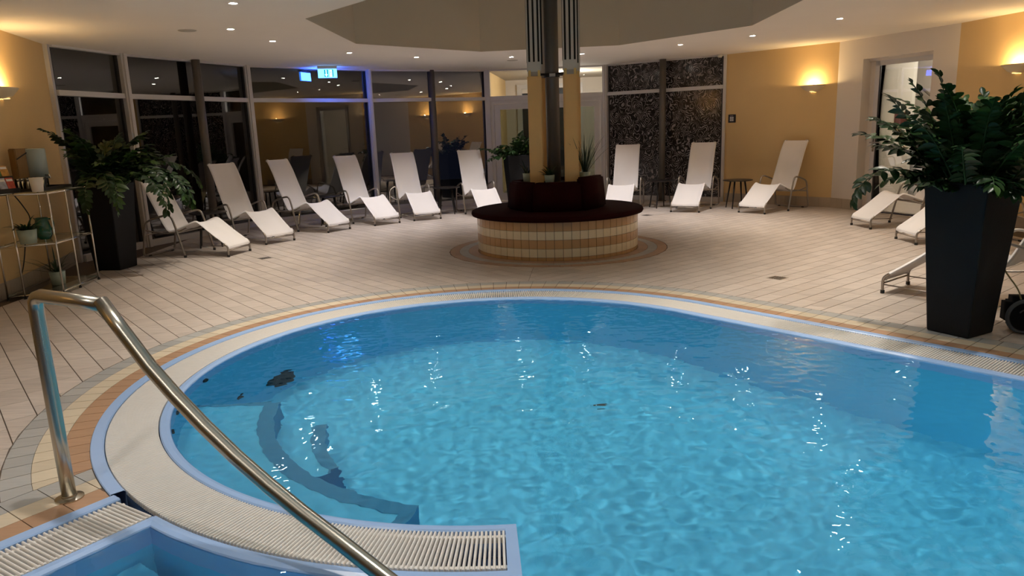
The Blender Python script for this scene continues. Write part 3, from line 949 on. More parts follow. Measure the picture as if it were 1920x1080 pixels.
# stainless handrail
hr = root('handrail', (-1.89, 2.83, 0), math.atan2(-0.44, 0.9), 'brushed steel handrail sloping over the pool edge', 'handrail')
RR = 0.0275
MB().add(tube([(0, 0, 0.0), (0, 0, 0.3), (0, 0, 0.6), (0, 0, 0.815), (0.004, 0, 0.848), (0.018, 0, 0.868), (0.045, 0, 0.876), (0.2, 0, 0.873), (0.412, 0, 0.866)], RR, 20)).build('post', M['steel'], hr, True)
MB().add(tube([(0.400, 0, 0.880), (0.50, 0, 0.775), (0.62, 0, 0.650), (0.74, 0, 0.548), (0.866, 0, 0.453), (1.0, 0, 0.362), (1.144, 0, 0.277), (1.28, 0, 0.205), (1.418, 0, 0.139), (1.561, 0, 0.068), (1.80, 0, -0.05), (2.0, 0, -0.15)], RR, 20)).build('sloping_bar', M['steel'], hr, True)
MB().add(lathe([(0.0, 0.0), (0.055, 0.0), (0.055, 0.006), (0.03, 0.012), (0.03, 0.02)], 24)).build('floor_flange', M['steel'], hr)

# ------------------------------------------------------------------ round tiled bench
bn = root('round_bench', (BENCH[0], BENCH[1], 0), 0, 'round bench striped in ochre and cream tile round the column', 'bench')
MB().add(lathe([(BENCH_R - 0.008, 0.0), (BENCH_R - 0.008, 0.43), (0.2, 0.43)], 64)).build('core', M['grout'], bn)
NB = 64
zr = [(0.0, 0.0355, 'b_terra'), (0.0390, 0.1335, 'b_cream'), (0.1370, 0.2315, 'b_terra'), (0.2350, 0.3295, 'b_cream'), (0.3330, 0.428, 'b_terra')]
bench_me = {}
for k, (z0, z1, mk) in enumerate(zr):
    w = 2 * math.pi / NB / 2 - 0.0026
    v = []
    for r_ in (BENCH_R - 0.010, BENCH_R):
        for a, z in ((-w, z0), (w, z0), (w, z1), (-w, z1)):
            v.append((r_ * math.cos(a), r_ * math.sin(a), z))
    f = [(4, 5, 6, 7), (0, 1, 5, 4), (1, 2, 6, 5), (2, 3, 7, 6), (3, 0, 4, 7)]
    first_o = None
    for i in range(NB):
        if k == 0 and not (NB * 0.5 < i): 
            if i % 1: continue
        if first_o is None: o = make('tile', v, f, M[mk], bn); first_o = o.data
        else: o = link('tile', first_o, bn)
        o.rotation_euler = (0, 0, 2 * math.pi * (i + 0.5) / NB)
        if k == 0 and math.sin(2 * math.pi * (i + 0.5) / NB) > 0.35: bpy.data.objects.remove(o)
MB().add(lathe([(0.3, 0.435), (1.015, 0.432), (1.042, 0.440), (1.052, 0.462), (1.045, 0.486), (1.02, 0.498), (0.3, 0.500)], 72)).build('seat_cushion', M['burgundy'], bn, True)
for i in range(6):
    a0 = R(177 + 60 * i) + 0.012; a1 = R(177 + 60 * (i + 1)) - 0.012
    hi = 0.835 + (0.045 if i == 2 else 0.0)
    bm = bmesh.new()
    rb, rt, th = 0.615, 0.575, 0.13
    ring = []
    for r_, z in ((rb, 0.497), (rt, hi), (rt - th, hi), (rb - th - 0.05, 0.497)):
        ring.append([bm.verts.new((r_ * math.cos(a), r_ * math.sin(a), z)) for a in (a0, (a0 + a1) / 2, a1)])
        m_ = ring[-1][1]; m_.co.x *= 0.93; m_.co.y *= 0.93
    for q in range(4):
        A, B = ring[q], ring[(q + 1) % 4]
        for s in (0, 1): bm.faces.new((A[s], A[s + 1], B[s + 1], B[s]))
    bm.faces.new([ring[q][0] for q in (3, 2, 1, 0)]); bm.faces.new([ring[q][2] for q in (0, 1, 2, 3)])
    bmesh.ops.recalc_face_normals(bm, faces=bm.faces)
    bmesh.ops.bevel(bm, geom=[e for e in bm.edges if e.calc_face_angle(0) > 0.6], offset=0.022, segments=3, affect='EDGES')
    me = bpy.data.meshes.new('backrest'); bm.to_mesh(me); bm.free(); me.materials.append(M['burgundy'])
    me.polygons.foreach_set('use_smooth', [True] * len(me.polygons))
    link('backrest', me, bn)
MB().add(lathe([(0.0, 0.80), (0.47, 0.80), (0.47, 0.5)], 32)).build('plant_shelf', M['burgundy'], bn)

# column and air ducts standing through the bench
cl = root('column', (0.565, 9.05, 0.0), 0, 'dark grey round steel column rising from the bench', 'column')
MB().add(lathe([(0.083, 0.80), (0.083, 4.34)], 28)).build('shaft', M['column'], cl, True)
MB().add(lathe([(0.086, 2.04), (0.094, 2.042), (0.094, 2.085), (0.086, 2.087)], 28)).build('clamp_ring', M['gasket'], cl)
MB().add(box(-0.035, 0.035, -0.1, -0.08, 2.045, 2.08)).build('clamp_plate', M['grille'], cl)
for i, (dx, dy, lab) in enumerate(((0.195, -0.255, 'ochre square air duct right of the column, front one'), (-0.215, -0.11, 'ochre square air duct left of the column, front one'), (-0.105, 0.27, 'ochre square air duct close behind the column on its left'), (0.275, 0.24, 'ochre square air duct behind the right front duct'))):
    x, y = 0.565 + dx, 9.05 + dy
    g = root('air_duct', (x, y, 0.0), math.atan2(-x, y) * 0.6, lab, 'air duct', 'air ducts round the column')
    h = 0.083
    MB().add(bbox(-h, h, -h, h, 0.80, 2.06, 0.012)).build('casing', M['duct'], g)
    MB().add(bbox(-h, h, -h, h, 2.10, 4.34, 0.006)).build('grille_casing', M['grille'], g)
    MB().add(box(-h * 0.9, h * 0.9, -h * 0.9, h * 0.9, 2.05, 2.11)).build('neck', M['champagne'], g)
    for s in (-1, 1):
        for e in (-1, 1):
            MB().add(box(s * 0.055 - 0.014, s * 0.055 + 0.014, e * h - 0.004, e * h + 0.004, 2.045, 2.115)).build('clip', M['brass'], g)
    for s in (-0.054, 0.0, 0.054):
        MB().add(box(s - 0.011, s + 0.011, -h - 0.0015, -h + 0.001, 2.21, 4.3)).build('slot', M['slot'], g)
        MB().add(box(-h - 0.0015, -h + 0.001, s - 0.011, s + 0.011, 2.21, 4.3)).build('slot', M['slot'], g)
        MB().add(box(h - 0.001, h + 0.0015, s - 0.011, s + 0.011, 2.21, 4.3)).build('slot', M['slot'], g)
    # arm holding the duct to the column
    MB().add(tube([Matrix.Rotation(-g.rotation_euler.z, 4, 'Z') @ Vector((-dx * 0.75, -dy * 0.75, 2.075)), (0, 0, 2.075)], 0.012, 6)).build('bracket', M['gasket'], g)
# ------------------------------------------------------------------ loungers
PROFILE = chaikin([(0.0, 0.105), (0.0, 0.128), (0.02, 0.150), (0.20, 0.275), (0.37, 0.412), (0.425, 0.448), (0.485, 0.435), (0.64, 0.375), (0.80, 0.322), (0.855, 0.322), (0.90, 0.385), (0.985, 0.560), (1.075, 0.755), (1.15, 0.925), (1.225, 1.055), (1.268, 1.105)], 1)
def smooth_open(pts): return chaikin([Vector((p[0], 0, p[1])) for p in pts], 2)
SP = smooth_open([(p[0], p[1]) for p in PROFILE])
def sling_mesh():
    k = len(SP)
    ys = [-1.0, -0.93, -0.86, -0.5, 0, 0.5, 0.86, 0.93, 1.0]
    v, f = [], []
    for side in (1, -1):
        for i, p in enumerate(SP):
            a, b = SP[max(i - 1, 0)], SP[min(i + 1, k - 1)]
            t = (b - a).normalized(); nrm = Vector((-t.z, 0, t.x))
            s = i / (k - 1)
            hw = 0.232 - 0.012 * s
            edge = min(s, 1 - s)
            if edge < 0.022: hw -= 0.036 * (1 - edge / 0.022)
            sag = 0.020 * math.sin(math.pi * s) ** 0.5 if 0 < s < 1 else 0
            for y in ys:
                off = 0.0
                if abs(y) > 0.9: off = 0.013 if abs(y) < 0.99 else 0.0
                else: off = -sag * (1 - (abs(y) / 0.9) ** 2)
                q = p + nrm * (off * (1 if side == 1 else (-1 if abs(y) > 0.9 else 1)) + (0.002 * side if abs(y) < 0.99 else 0))
                v.append((q.x, y * hw, q.z))
    m = len(ys)
    for i in range(k - 1):
        for j in range(m - 1):
            q = (i * m + j, (i + 1) * m + j, (i + 1) * m + j + 1, i * m + j + 1)
            f.append(q)
            f.append(tuple(k * m + x for x in q[::-1]))
    for i in (0, k - 1):
        for j in range(m - 1):
            f.append((i * m + j, i * m + j + 1, k * m + i * m + j + 1, k * m + i * m + j))
    for i in range(k - 1):
        for j in (0, m - 1):
            f.append((i * m + j, (i + 1) * m + j, k * m + (i + 1) * m + j, k * m + i * m + j))
    return v, f
def make_lounger():
    r = root('lounger')
    v, f = sling_mesh()
    s = make('sling', v, f, M['sling'], r, True)
    tp, bt = SP[-1], SP[0]
    t0 = SP[-6]
    hb = MB().add(tube(chaikin([(t0.x, -0.218, t0.z), (tp.x - 0.005, -0.217, tp.z - 0.012), (tp.x + 0.004, -0.20, tp.z + 0.002), (tp.x + 0.004, -0.17, tp.z + 0.004)], 2), 0.011, 8))
    hb.add(tube(chaikin([(t0.x, 0.218, t0.z), (tp.x - 0.005, 0.217, tp.z - 0.012), (tp.x + 0.004, 0.20, tp.z + 0.002), (tp.x + 0.004, 0.17, tp.z + 0.004)], 2), 0.011, 8))
    hb.build('head_bar', M['champagne'], r, True)
    for y in (-0.235, 0.235):
        lg = MB().add(tube(chaikin([(0.004, y, 0.0), (0.0, y, 0.09), (0.006, y, 0.135), (0.05, y * 0.99, 0.170)], 2), 0.0125, 8)).build('front_leg', M['champagne'], r, True)
        MB().add(lathe([(0.0, 0.0), (0.017, 0.0), (0.017, 0.028), (0.0, 0.028)], 10, c=(0.004, y, 0))).build('foot_cap', M['rubber'], lg)
        MB().add(tube([(0.0, y * 0.98, 0.075), (0.60, y * 1.1, 0.062)], 0.006, 6)).build('brace', M['champagne'], r, True)
    MB().add(tube([(0.0, -0.235, 0.085), (0.0, 0.235, 0.085)], 0.008, 6)).build('foot_bar', M['champagne'], r, True)
    w = 0.298
    pts = [(0.585, -w, 0.012), (0.64, -w, 0.22), (0.70, -w, 0.47), (0.735, -w, 0.535), (0.80, -w, 0.545), (0.98, -w, 0.500), (1.085, -w, 0.465), (1.125, -w, 0.42), (1.185, -w, 0.14), (1.205, -w, 0.04), (1.20, -w * 0.93, 0.016), (1.185, -w * 0.6, 0.014)]
    full = pts + [(x, -y, z) for x, y, z in pts[::-1]]
    af = MB().add(tube(chaikin(full, 2), 0.0135, 8)).build('arm_frame', M['champagne'], r, True)
    for y in (-w, w):
        MB().add(lathe([(0.0, 0.0), (0.018, 0.0), (0.017, 0.03), (0.0, 0.03)], 10, c=(0.587, y, 0))).build('foot_cap', M['rubber'], af)
        MB().add(box(1.17, 1.20, y * 0.72 - 0.02, y * 0.72 + 0.02, 0.0, 0.018)).build('foot_pad', M['rubber'], af)
        sg = -1 if y < 0 else 1
        MB().add(tube(chaikin([(0.56, y - sg * 0.05, 0.375), (0.70, y - sg * 0.04, 0.315), (0.90, y - sg * 0.03, 0.300), (1.14, y, 0.352)], 2), 0.009, 6)).build('seat_rail', M['champagne'], r, True)
    MB().add(tube([(0.665, -w, 0.318), (0.665, w, 0.318)], 0.010, 8)).build('cross_tube', M['champagne'], r, True)
    MB().add(tube([(1.155, -w, 0.285), (1.155, w, 0.285)], 0.010, 8)).build('cross_tube', M['champagne'], r, True)
    return r
def copy_tree(o, parent=None):
    c = o.copy(); col.objects.link(c)
    if parent is not None: c.parent = parent
    for ch in list(o.children): copy_tree(ch, c)
    return c
proto = make_lounger()
LOUNGERS = [
    (-3.50, 9.357, 166, 'white sling lounger half hidden by the left potted plant'),
    (-3.246, 10.265, 143, 'white sling lounger second from the left, before the second window bay'),
    (-2.654, 11.335, 148, 'white sling lounger third from the left, beside the lit straw grass'),
    (-2.001, 11.944, 131, 'white sling lounger below the lit exit sign, fourth from the left'),
    (-1.387, 12.37, 115, 'white sling lounger left of the grey post, fifth from the left'),
    (-0.309, 12.591, 109, 'white sling lounger just left of the round bench, foot hidden by it'),
    (1.849, 12.429, 73, 'white sling lounger just right of the round bench, foot hidden by it'),
    (2.924, 12.156, 62, 'white sling lounger before the rose-print window right of the grey post'),
    (3.885, 11.696, 39, 'white sling lounger in front of the yellow wall under the lamp'),
    (4.729, 9.778, 4, 'white sling lounger before the glass door, behind the drooping plant stem'),
    (4.639, 8.473, -2, 'white sling lounger whose foot shows just left of the tall planter'),
    (3.29, 6.115, -52, 'white sling lounger nearest the pool, passing behind the tall planter'),
]
for i, (x, y, a, lab) in enumerate(LOUNGERS):
    o = proto if i == 0 else copy_tree(proto)
    o.location = (x, y, 0); o.rotation_euler = (0, 0, R(a))
    tag(o, lab, 'lounger', 'white sling loungers round the room')

# ------------------------------------------------------------------ side tables
def make_table():
    r = root('side_table')
    MB().add(lathe([(0.0, 0.462), (0.22, 0.462), (0.245, 0.468), (0.248, 0.476), (0.240, 0.480), (0.0, 0.480)], 40)).build('table_top', M['black'], r)
    for k in range(4):
        a = R(45 + 90 * k)
        MB().add(tube([(0.20 * math.cos(a), 0.20 * math.sin(a), 0.0), (0.125 * math.cos(a), 0.125 * math.sin(a), 0.465)], [0.010, 0.015], 10)).build('leg', M['black'], r, True)
    return r
tproto = make_table()
for i, (x, y, a, lab) in enumerate([(-4.17, 10.14, 20, 'round black side table between the two leftmost loungers'), (-3.0, 12.24, 10, 'round black side table between the third and fourth lounger'), (-1.12, 13.25, 0, 'round black side table under the grey post left of the double door'), (2.70, 13.05, 15, 'round black side table before the grey post and rose-print window'), (3.92, 12.56, 5, 'round black side table against the yellow wall')]):
    o = tproto if i == 0 else copy_tree(tproto)
    o.location = (x, y, 0); o.rotation_euler = (0, 0, R(a))
    tag(o, lab, 'table', 'round black side tables between the loungers')

# ------------------------------------------------------------------ planters and plants
def planter_pot(r, b, t, h, mat):
    """tapered square pot: b, t half widths at base and rim"""
    v, f = [], []
    for hw, z in ((b, 0.0), (t, h), (t - 0.022, h), (t - 0.03, h - 0.07)):
        v += [(sx * hw, sy * hw, z) for sx, sy in ((-1, -1), (1, -1), (1, 1), (-1, 1))]
    for k in range(3):
        for j in range(4): f.append((k * 4 + j, k * 4 + (j + 1) % 4, k * 4 + 4 + (j + 1) % 4, k * 4 + 4 + j))
    f.append((3, 2, 1, 0))
    o = make('pot', v, f, mat, r)
    bv = o.modifiers.new('edge', 'BEVEL'); bv.width = 0.012; bv.segments = 2; bv.limit_method = 'ANGLE'
    zt = t - 0.028
    make('soil', [(-zt, -zt, h - 0.068), (zt, -zt, h - 0.068), (zt, zt, h - 0.068), (-zt, zt, h - 0.068)], [(0, 1, 2, 3)], M['soil'], r)
LEAFV = []
def leaf_vf(L, w, fold, curl):
    v, f = [], []
    st = [(0.0, 0.06), (0.18, 0.62), (0.42, 1.0), (0.68, 0.88), (0.88, 0.45), (1.0, 0.0)]
    for s, ww in st:
        x = L * s; z = -curl * L * s * s
        v += [(x, -w * ww, z + fold * w * ww), (x, 0, z), (x, w * ww, z + fold * w * ww)]
    for i in range(len(st) - 1):
        a = i * 3
        f += [(a, a + 3, a + 4, a + 1), (a + 1, a + 4, a + 5, a + 2)]
    return v, f
def leaf_meshes():
    out = []
    for mk in ('leaf', 'leaf2'):
        for (L, w, fo, cu) in ((0.088, 0.023, 0.35, 0.18), (0.076, 0.021, 0.30, 0.32), (0.066, 0.019, 0.45, 0.10)):
            me = bpy.data.meshes.new('leaf')
            v, f = leaf_vf(L, w, fo, cu)
            me.from_pydata(v, [], f); me.materials.append(M[mk])
            me.polygons.foreach_set('use_smooth', [True] * len(me.polygons))
            out.append((me, (v, f)))
    return out
LEAVES = leaf_meshes()
def zz_plant(r, z0, stems, seed, maxleaf=300, scale=1.0, towards=None):
    """arching stems with two rows of oval leaflets; stems: (azimuth, lean, length, droop, base radius)"""
    rg = random.Random(seed)
    sm = MB(); cand = []
    for (az, lean, L, droop, br) in stems:
        d = Vector((math.cos(az), math.sin(az), 0)); up = Vector((0, 0, 1))
        side = Vector((-d.y, d.x, 0))
        p = d * br + Vector((0, 0, z0)); th = lean
        pts = [p.copy()]; dirs = []
        n = 26
        wob = rg.uniform(-0.35, 0.35)
        for i in range(n):
            t = i / n
            ang = th + droop * (t ** 1.15 if droop > 2.3 else t * t)
            dv = (d * math.sin(ang) + up * math.cos(ang) + side * wob * t * 0.6).normalized()
            p = p + dv * (L / n); pts.append(p.copy()); dirs.append(dv)
        sm.add(tube(pts[::2] + [pts[-1]] if n % 2 else pts[::2], [max(0.0018, 0.0075 * (1 - 0.75 * i / 13)) * scale for i in range(len(pts[::2]))], 6, False))
        young = rg.random() < 0.16
        nl = max(8, int(L / (0.0195 * scale)))
        for k in range(nl):
            t = 0.22 + 0.78 * k / (nl - 1)
            fi = min(n - 1, int(t * n))
            q = pts[fi].lerp(pts[fi + 1], t * n - fi) if fi + 1 < len(pts) else pts[-1]
            ax = dirs[fi]
            sd_ = 1 if k % 2 else -1
            lat = ax.cross(up)
            if lat.length < 0.05: lat = side.copy()
            lat.normalize()
            roll = rg.uniform(-0.5, 0.5)
            lat = Matrix.Rotation(roll, 3, ax) @ lat
            spread = 1.15 - 0.75 * max(0, (t - 0.75) / 0.25) + rg.uniform(-0.15, 0.15)
            xd = (ax * math.cos(spread) + lat * sd_ * math.sin(spread)).normalized()
            zd = xd.cross(ax * 1.0).cross(xd)
            nz = ax.cross(lat * sd_)
            zd = (nz - xd * nz.dot(xd)).normalized()
            if zd.z < 0: zd = -zd
            yd = zd.cross(xd)
            s = scale * rg.uniform(0.8, 1.15) * (0.75 + 0.5 * math.sin(math.pi * min(1, t * 1.02)))
            mt = Matrix(((xd.x * s, yd.x * s, zd.x * s, q.x), (xd.y * s, yd.y * s, zd.y * s, q.y), (xd.z * s, yd.z * s, zd.z * s, q.z), (0, 0, 0, 1)))
            vi = rg.randrange(3) + (3 if young or rg.random() < 0.05 else 0)
            cand.append((mt, vi))
    sm.build('stems', M['stem'], r, True)
    # the leaflets nearest the camera one by one, the rest joined
    rm = r.matrix_basis
    def dist(c):
        p = rm @ c[0].translation
        return (p - Vector((0, 0, EYE))).length
    cand.sort(key=dist)
    rest_ = [MB(), MB()]
    for i, (mt, vi) in enumerate(cand):
        me, vf = LEAVES[vi]
        if i < maxleaf:
            o = link('leaf', me, r); o.matrix_local = mt
        else: rest_[0 if vi < 3 else 1].add(xf(vf, mt))
    for mb, mk in zip(rest_, ('leaf', 'leaf2')):
        if mb.v: tag(mb.build('foliage', M[mk], r, True), kind='stuff')
def bushy(rg, n, lmin, lmax, lean0, lean1, droop0, droop1, rad):
    out = []
    for i in range(n):
        out.append((2 * math.pi * i / n * 2.4 + rg.uniform(-0.4, 0.4), rg.uniform(lean0, lean1), rg.uniform(lmin, lmax), rg.uniform(droop0, droop1), rg.uniform(0.02, rad)))
    return out
rg = random.Random(11)
# right planter
pr = root('potted_plant', (3.04, 4.79, 0), R(28), 'tall black square planter with a glossy dark plant at the pool edge', 'plant')
planter_pot(pr, 0.1425, 0.207, 1.02, M['planter'])
ra_ = -R(28)
st_ = bushy(rg, 54, 0.44, 0.80, 0.03, 0.80, 0.2, 0.9, 0.16) + bushy(rg, 16, 0.28, 0.42, 0.6, 1.2, 0.5, 1.3, 0.17)
st_ += [(math.pi + ra_ + 0.10, 0.98, 0.80, 1.95, 0.18), (math.pi + ra_ - 0.1, 1.0, 0.46, 1.2, 0.16), (math.pi + ra_ - 0.3, 0.55, 0.68, 0.6, 0.15), (math.pi + ra_ + 0.4, 0.42, 0.70, 0.3, 0.1), (-1.9 + ra_, 0.9, 0.45, 1.5, 0.16), (0.3 + ra_, 0.35, 0.75, 0.3, 0.1), (math.pi + ra_ + 0.2, 0.2, 0.78, 0.2, 0.1)]
zz_plant(pr, 0.94, st_, 5, scale=1.10)
# left planter
pl = root('potted_plant', (-4.70, 8.60, 0), R(-8), 'tall black square planter with a dark drooping plant behind the shelf', 'plant')
planter_pot(pl, 0.160, 0.225, 1.0, M['planter'])
rg = random.Random(23)
st_ = bushy(rg, 66, 0.46, 0.80, 0.05, 0.95, 0.4, 1.7, 0.17)
for az in (-0.9, -1.1, -1.3, -0.2, -0.5, 0.0, 0.2, 0.4, -2.1, -2.4, -1.75, -0.35, -0.05, 0.1):
    st_.append((az + R(8), rg.uniform(0.45, 0.80), rg.uniform(0.85, 1.20), 2.55, 0.19))
st_ = [q if math.cos(q[0] - R(8)) > -0.15 else (q[0], q[1] * 0.35, q[2] * 0.72, q[3] * 0.4, q[4] * 0.6) for q in st_]
zz_plant(pl, 0.93, st_, 8, scale=1.25)
# planter by the double door
pb = root('potted_plant', (0.19, 13.75, 0), R(12), 'black square planter with a bushy plant before the double door', 'plant')
planter_pot(pb, 0.165, 0.235, 0.99, M['planter'])
rg = random.Random(31)
st_ = bushy(rg, 20, 0.34, 0.52, 0.2, 1.0, 0.3, 1.4, 0.17) + [(math.pi * 0.95, 1.0, 0.6, 0.7, 0.15), (math.pi * 1.1, 1.2, 0.5, 1.4, 0.15)]
zz_plant(pb, 0.92, st_, 4, maxleaf=150, scale=1.15)

def round_pot(r, rad, h, mat, z0=0.0):
    MB().add(lathe([(0.0, z0), (rad * 0.82, z0), (rad, z0 + h), (rad - 0.008, z0 + h), (rad - 0.012, z0 + h - 0.02)], 28)).build('pot', mat, r, True)
    MB().add(lathe([(0.0, z0 + h - 0.018), (rad - 0.012, z0 + h - 0.02)], 20)).build('soil', M['soil'], r)
def strap(az, L, lean, droop, w, z0, r0, twist=0.0):
    d = Vector((math.cos(az), math.sin(az), 0)); s = Vector((-d.y, d.x, 0))
    p = d * r0 + Vector((0, 0, z0)); v, f = [], []
    n = 10
    for i in range(n + 1):
        t = i / n
        ww = w * (1 - t) ** 0.55 * min(1, 0.5 + 3 * t)
        a = lean + droop * t * t
        up_ = Vector((0, 0, 1)) * math.sin(a) - d * math.cos(a)
        v += [p - s * ww + up_ * ww * 0.35, p, p + s * ww + up_ * ww * 0.35]
        p = p + (d * math.sin(a) + Vector((0, 0, 1)) * math.cos(a)) * (L / n)
    for i in range(n):
        a = 3 * i
        f += [(a, a + 3, a + 4, a + 1), (a + 1, a + 4, a + 5, a + 2)]
    return v, f
def strap_plant(name, loc, rad, h, pot, label, seed, n, L0, L1, lean0, lean1, dr0, dr1, w, mat, extra=()):
    rg = random.Random(seed)
    r = root(name, loc, 0, label, 'plant')
    round_pot(r, rad, h, pot)
    for i in range(n):
        v, f = strap(2 * math.pi * i / n * 1.618 * 2 + rg.uniform(-.3, .3), rg.uniform(L0, L1), rg.uniform(lean0, lean1), rg.uniform(dr0, dr1), w * rg.uniform(0.8, 1.15), h - 0.02, rg.uniform(0.005, rad * 0.4))
        make('leaf', v, f, mat, r, True)
    for e in extra:
        v, f = strap(e[0], e[1], e[2], e[3], w, h - 0.02, 0.02)
        make('leaf', v, f, mat, r, True)
    return r
zb = 0.80
strap_plant('potted_plant', (0.925, 8.86, zb), 0.068, 0.125, M['pot'], 'pale green pot of long spiky grassy leaves on the bench, right of the column', 2, 34, 0.28, 0.52, 0.05, 0.5, 0.1, 0.9, 0.0075, M['blade'], ((0.6, 0.55, 0.5, 0.35), (0.5, 0.5, 0.75, 0.5)))
strap_plant('potted_plant', (0.49, 8.72, zb), 0.062, 0.11, M['pot'], 'pale green pot of short broad leaves on the bench before the column', 3, 26, 0.09, 0.17, 0.15, 1.1, 0.5, 1.4, 0.016, M['leaf'])
strap_plant('potted_plant', (0.235, 9.06, zb), 0.055, 0.12, M['pot'], 'pale green pot behind the left air duct on the bench', 4, 16, 0.12, 0.24, 0.3, 1.1, 0.5, 1.2, 0.011, M['blade'])

# ------------------------------------------------------------------ steel and glass shelf on the left
sx, sy = -4.83, 6.86                      # rear left foot
sa = Vector((-4.45, 7.12)); sf = Vector((-4.524, 7.888)); s_a = Vector((-4.86, 6.90)); s_d = Vector((-5.02, 7.86))
se = sa.lerp(sf, 0.44); sb = s_a.lerp(sa, 0.30); sdm = s_a.lerp(s_d, 0.62)
sh_ = root('shelf', (0, 0, 0), 0, 'chrome rod shelf with glass boards against the yellow wall', 'shelf')
corners = [s_a, sa, sf, s_d]
for p in corners + [se, sb]:
    lg = MB().add(tube([(p.x, p.y, 0.012), (p.x, p.y, 1.015)], 0.0095, 10)).build('upright', M['chrome'], sh_, True)
    MB().add(lathe([(0.0, 0.0), (0.014, 0.0), (0.014, 0.016), (0.0, 0.016)], 10, c=(p.x, p.y, 0))).build('foot_cap', M['rubber'], lg)
for z in (0.035, 0.515, 1.005):
    rl = MB()
    for a, b in zip(corners, corners[1:] + corners[:1]): rl.add(tube([(a.x, a.y, z), (b.x, b.y, z)], 0.0085, 8))
    rl.build('rail', M['chrome'], sh_, True)
    MB().add(prism([(p.x, p.y) for p in corners], z + 0.0095, z + 0.0175)).build('glass_board', M['shelf_glass'], sh_)
zt = 1.0235
def on_shelf(u, w): # u along front edge sa->sf, w towards the wall
    a = sa.lerp(sf, u); b = s_a.lerp(s_d, u)
    p = a.lerp(b, w)
    return p
shelf_rot = math.atan2(sf.y - sa.y, sf.x - sa.x)
p = on_shelf(0.47, 0.50)
tr = root('tray', (p.x, p.y, zt), shelf_rot, 'black tray under the upturned glasses on the shelf', 'tray')
MB().add(box(-0.27, 0.39, -0.13, 0.13, 0.0, 0.006)).add(box(-0.27, 0.39, -0.13, -0.122, 0.006, 0.028)).add(box(-0.27, 0.39, 0.122, 0.13, 0.006, 0.028)).add(box(-0.27, -0.262, -0.122, 0.122, 0.006, 0.028)).add(box(0.382, 0.39, -0.122, 0.122, 0.006, 0.028)).build('base', M['black'], tr)
gproto = None
k = 0
names = ['nearest the window', 'second from the window', 'third from the window', 'fourth from the window', 'fifth from the window']
for rw in range(2):
    for c in range(5):
        q = Vector((tr.location.x, tr.location.y)) + Matrix.Rotation(shelf_rot, 2) @ Vector((0.066 - 0.072 * c, -0.02 + 0.09 * rw))
        if gproto is None:
            gproto = root('glass'); MB().add(lathe([(0.036, 0.0), (0.036, 0.004), (0.028, 0.115), (0.024, 0.12), (0.0, 0.12), (0.0, 0.112), (0.024, 0.112), (0.033, 0.002), (0.036, 0.0)], 20)).build('body', M['tumbler'], gproto, True); o = gproto
        else: o = copy_tree(gproto)
        o.location = (q.x, q.y, zt + 0.0065)
        tag(o, 'upturned clear glass in the %s row on the tray, %s' % ('front' if rw == 0 else 'rear', names[c]), 'glass', 'upturned glasses on the tray')
p = on_shelf(0.03, 0.18)
cn = root('candle_holder', (p.x, p.y, zt), 0, 'white tapered candle holder at the front corner of the shelf', 'candle holder')
MB().add(lathe([(0.0, 0.0), (0.048, 0.0), (0.060, 0.135), (0.054, 0.135), (0.043, 0.01), (0.0, 0.01)], 28)).build('cup', M['wax'], cn, True)
p = on_shelf(0.72, 0.68)
dp = root('water_dispenser', (p.x, p.y, zt + 0.0065), R(62), 'grey water dispenser with a brown wooden side on the shelf', 'dispenser')
MB().add(lathe([(0.0, 0.10), (0.098, 0.10), (0.098, 0.39), (0.09, 0.40), (0.0, 0.40)], 32)).build('tank', M['dispenser'], dp, True)
MB().add(lathe([(0.0, 0.0), (0.085, 0.0), (0.085, 0.10), (0.0, 0.10)], 32)).build('stand', M['shelf_glass'], dp, True)
MB().add(bbox(-0.20, -0.06, -0.02, 0.10, 0.09, 0.405, 0.008)).build('wooden_side', M['wood'], dp)
MB().add(tube([(-0.195, -0.026, 0.30), (-0.085, -0.026, 0.365)], 0.006, 6)).build('strap', M['rubber'], dp)
MB().add(tube([(0.02, -0.09, 0.13), (0.02, -0.16, 0.13), (0.02, -0.165, 0.10)], 0.010, 8)).build('tap', M['chrome'], dp, True)
# brochure stand at the left end
p = Vector((-4.785, 6.985))
bs = root('brochure_stand', (p.x, p.y, zt), R(70), 'dark sloping stand of brochures at the left end of the shelf', 'stand')
MB().add(box(-0.13, 0.13, -0.06, 0.09, 0.0, 0.012)).add(box(-0.13, 0.13, -0.062, -0.055, 0.012, 0.045)).add(box(-0.13, 0.13, 0.0, 0.006, 0.10, 0.16)).add(box(-0.13, 0.13, 0.07, 0.085, 0.012, 0.26)).build('rack', M['black'], bs)
cols = [(0.35, 0.02, 0.02), (0.45, 0.45, 0.50), (0.55, 0.08, 0.04), (0.05, 0.06, 0.25), (0.10, 0.22, 0.06), (0.75, 0.30, 0.06)]
desc = ['dark red', 'pale grey', 'bright red', 'blue', 'green', 'orange']
for i in range(6):
    x0_ = -0.115 + 0.078 * (i % 3); up_ = i // 3
    q = Vector((p.x, p.y, 0)) + Matrix.Rotation(R(70), 3, 'Z') @ Vector((x0_ + 0.036, -0.045 + 0.055 * up_, 0))
    b_ = root('brochure', (q.x, q.y, zt + 0.016 + 0.115 * up_), R(70), '%s brochure in the %s row of the stand' % (desc[i], 'lower' if up_ == 0 else 'upper'), 'brochure', 'brochures in the stand')
    o = MB().add(xf(box(-0.036, 0.036, 0.0, 0.004, 0.0, 0.135), Matrix.Rotation(R(-18), 4, 'X'))).build('cover', print_mat('print_%d' % i, cols[i]), b_)
    MB().add(xf(box(-0.030, 0.030, -0.001, 0.0, 0.10, 0.122), Matrix.Rotation(R(-18), 4, 'X'))).build('title_band', M['wax'], b_)
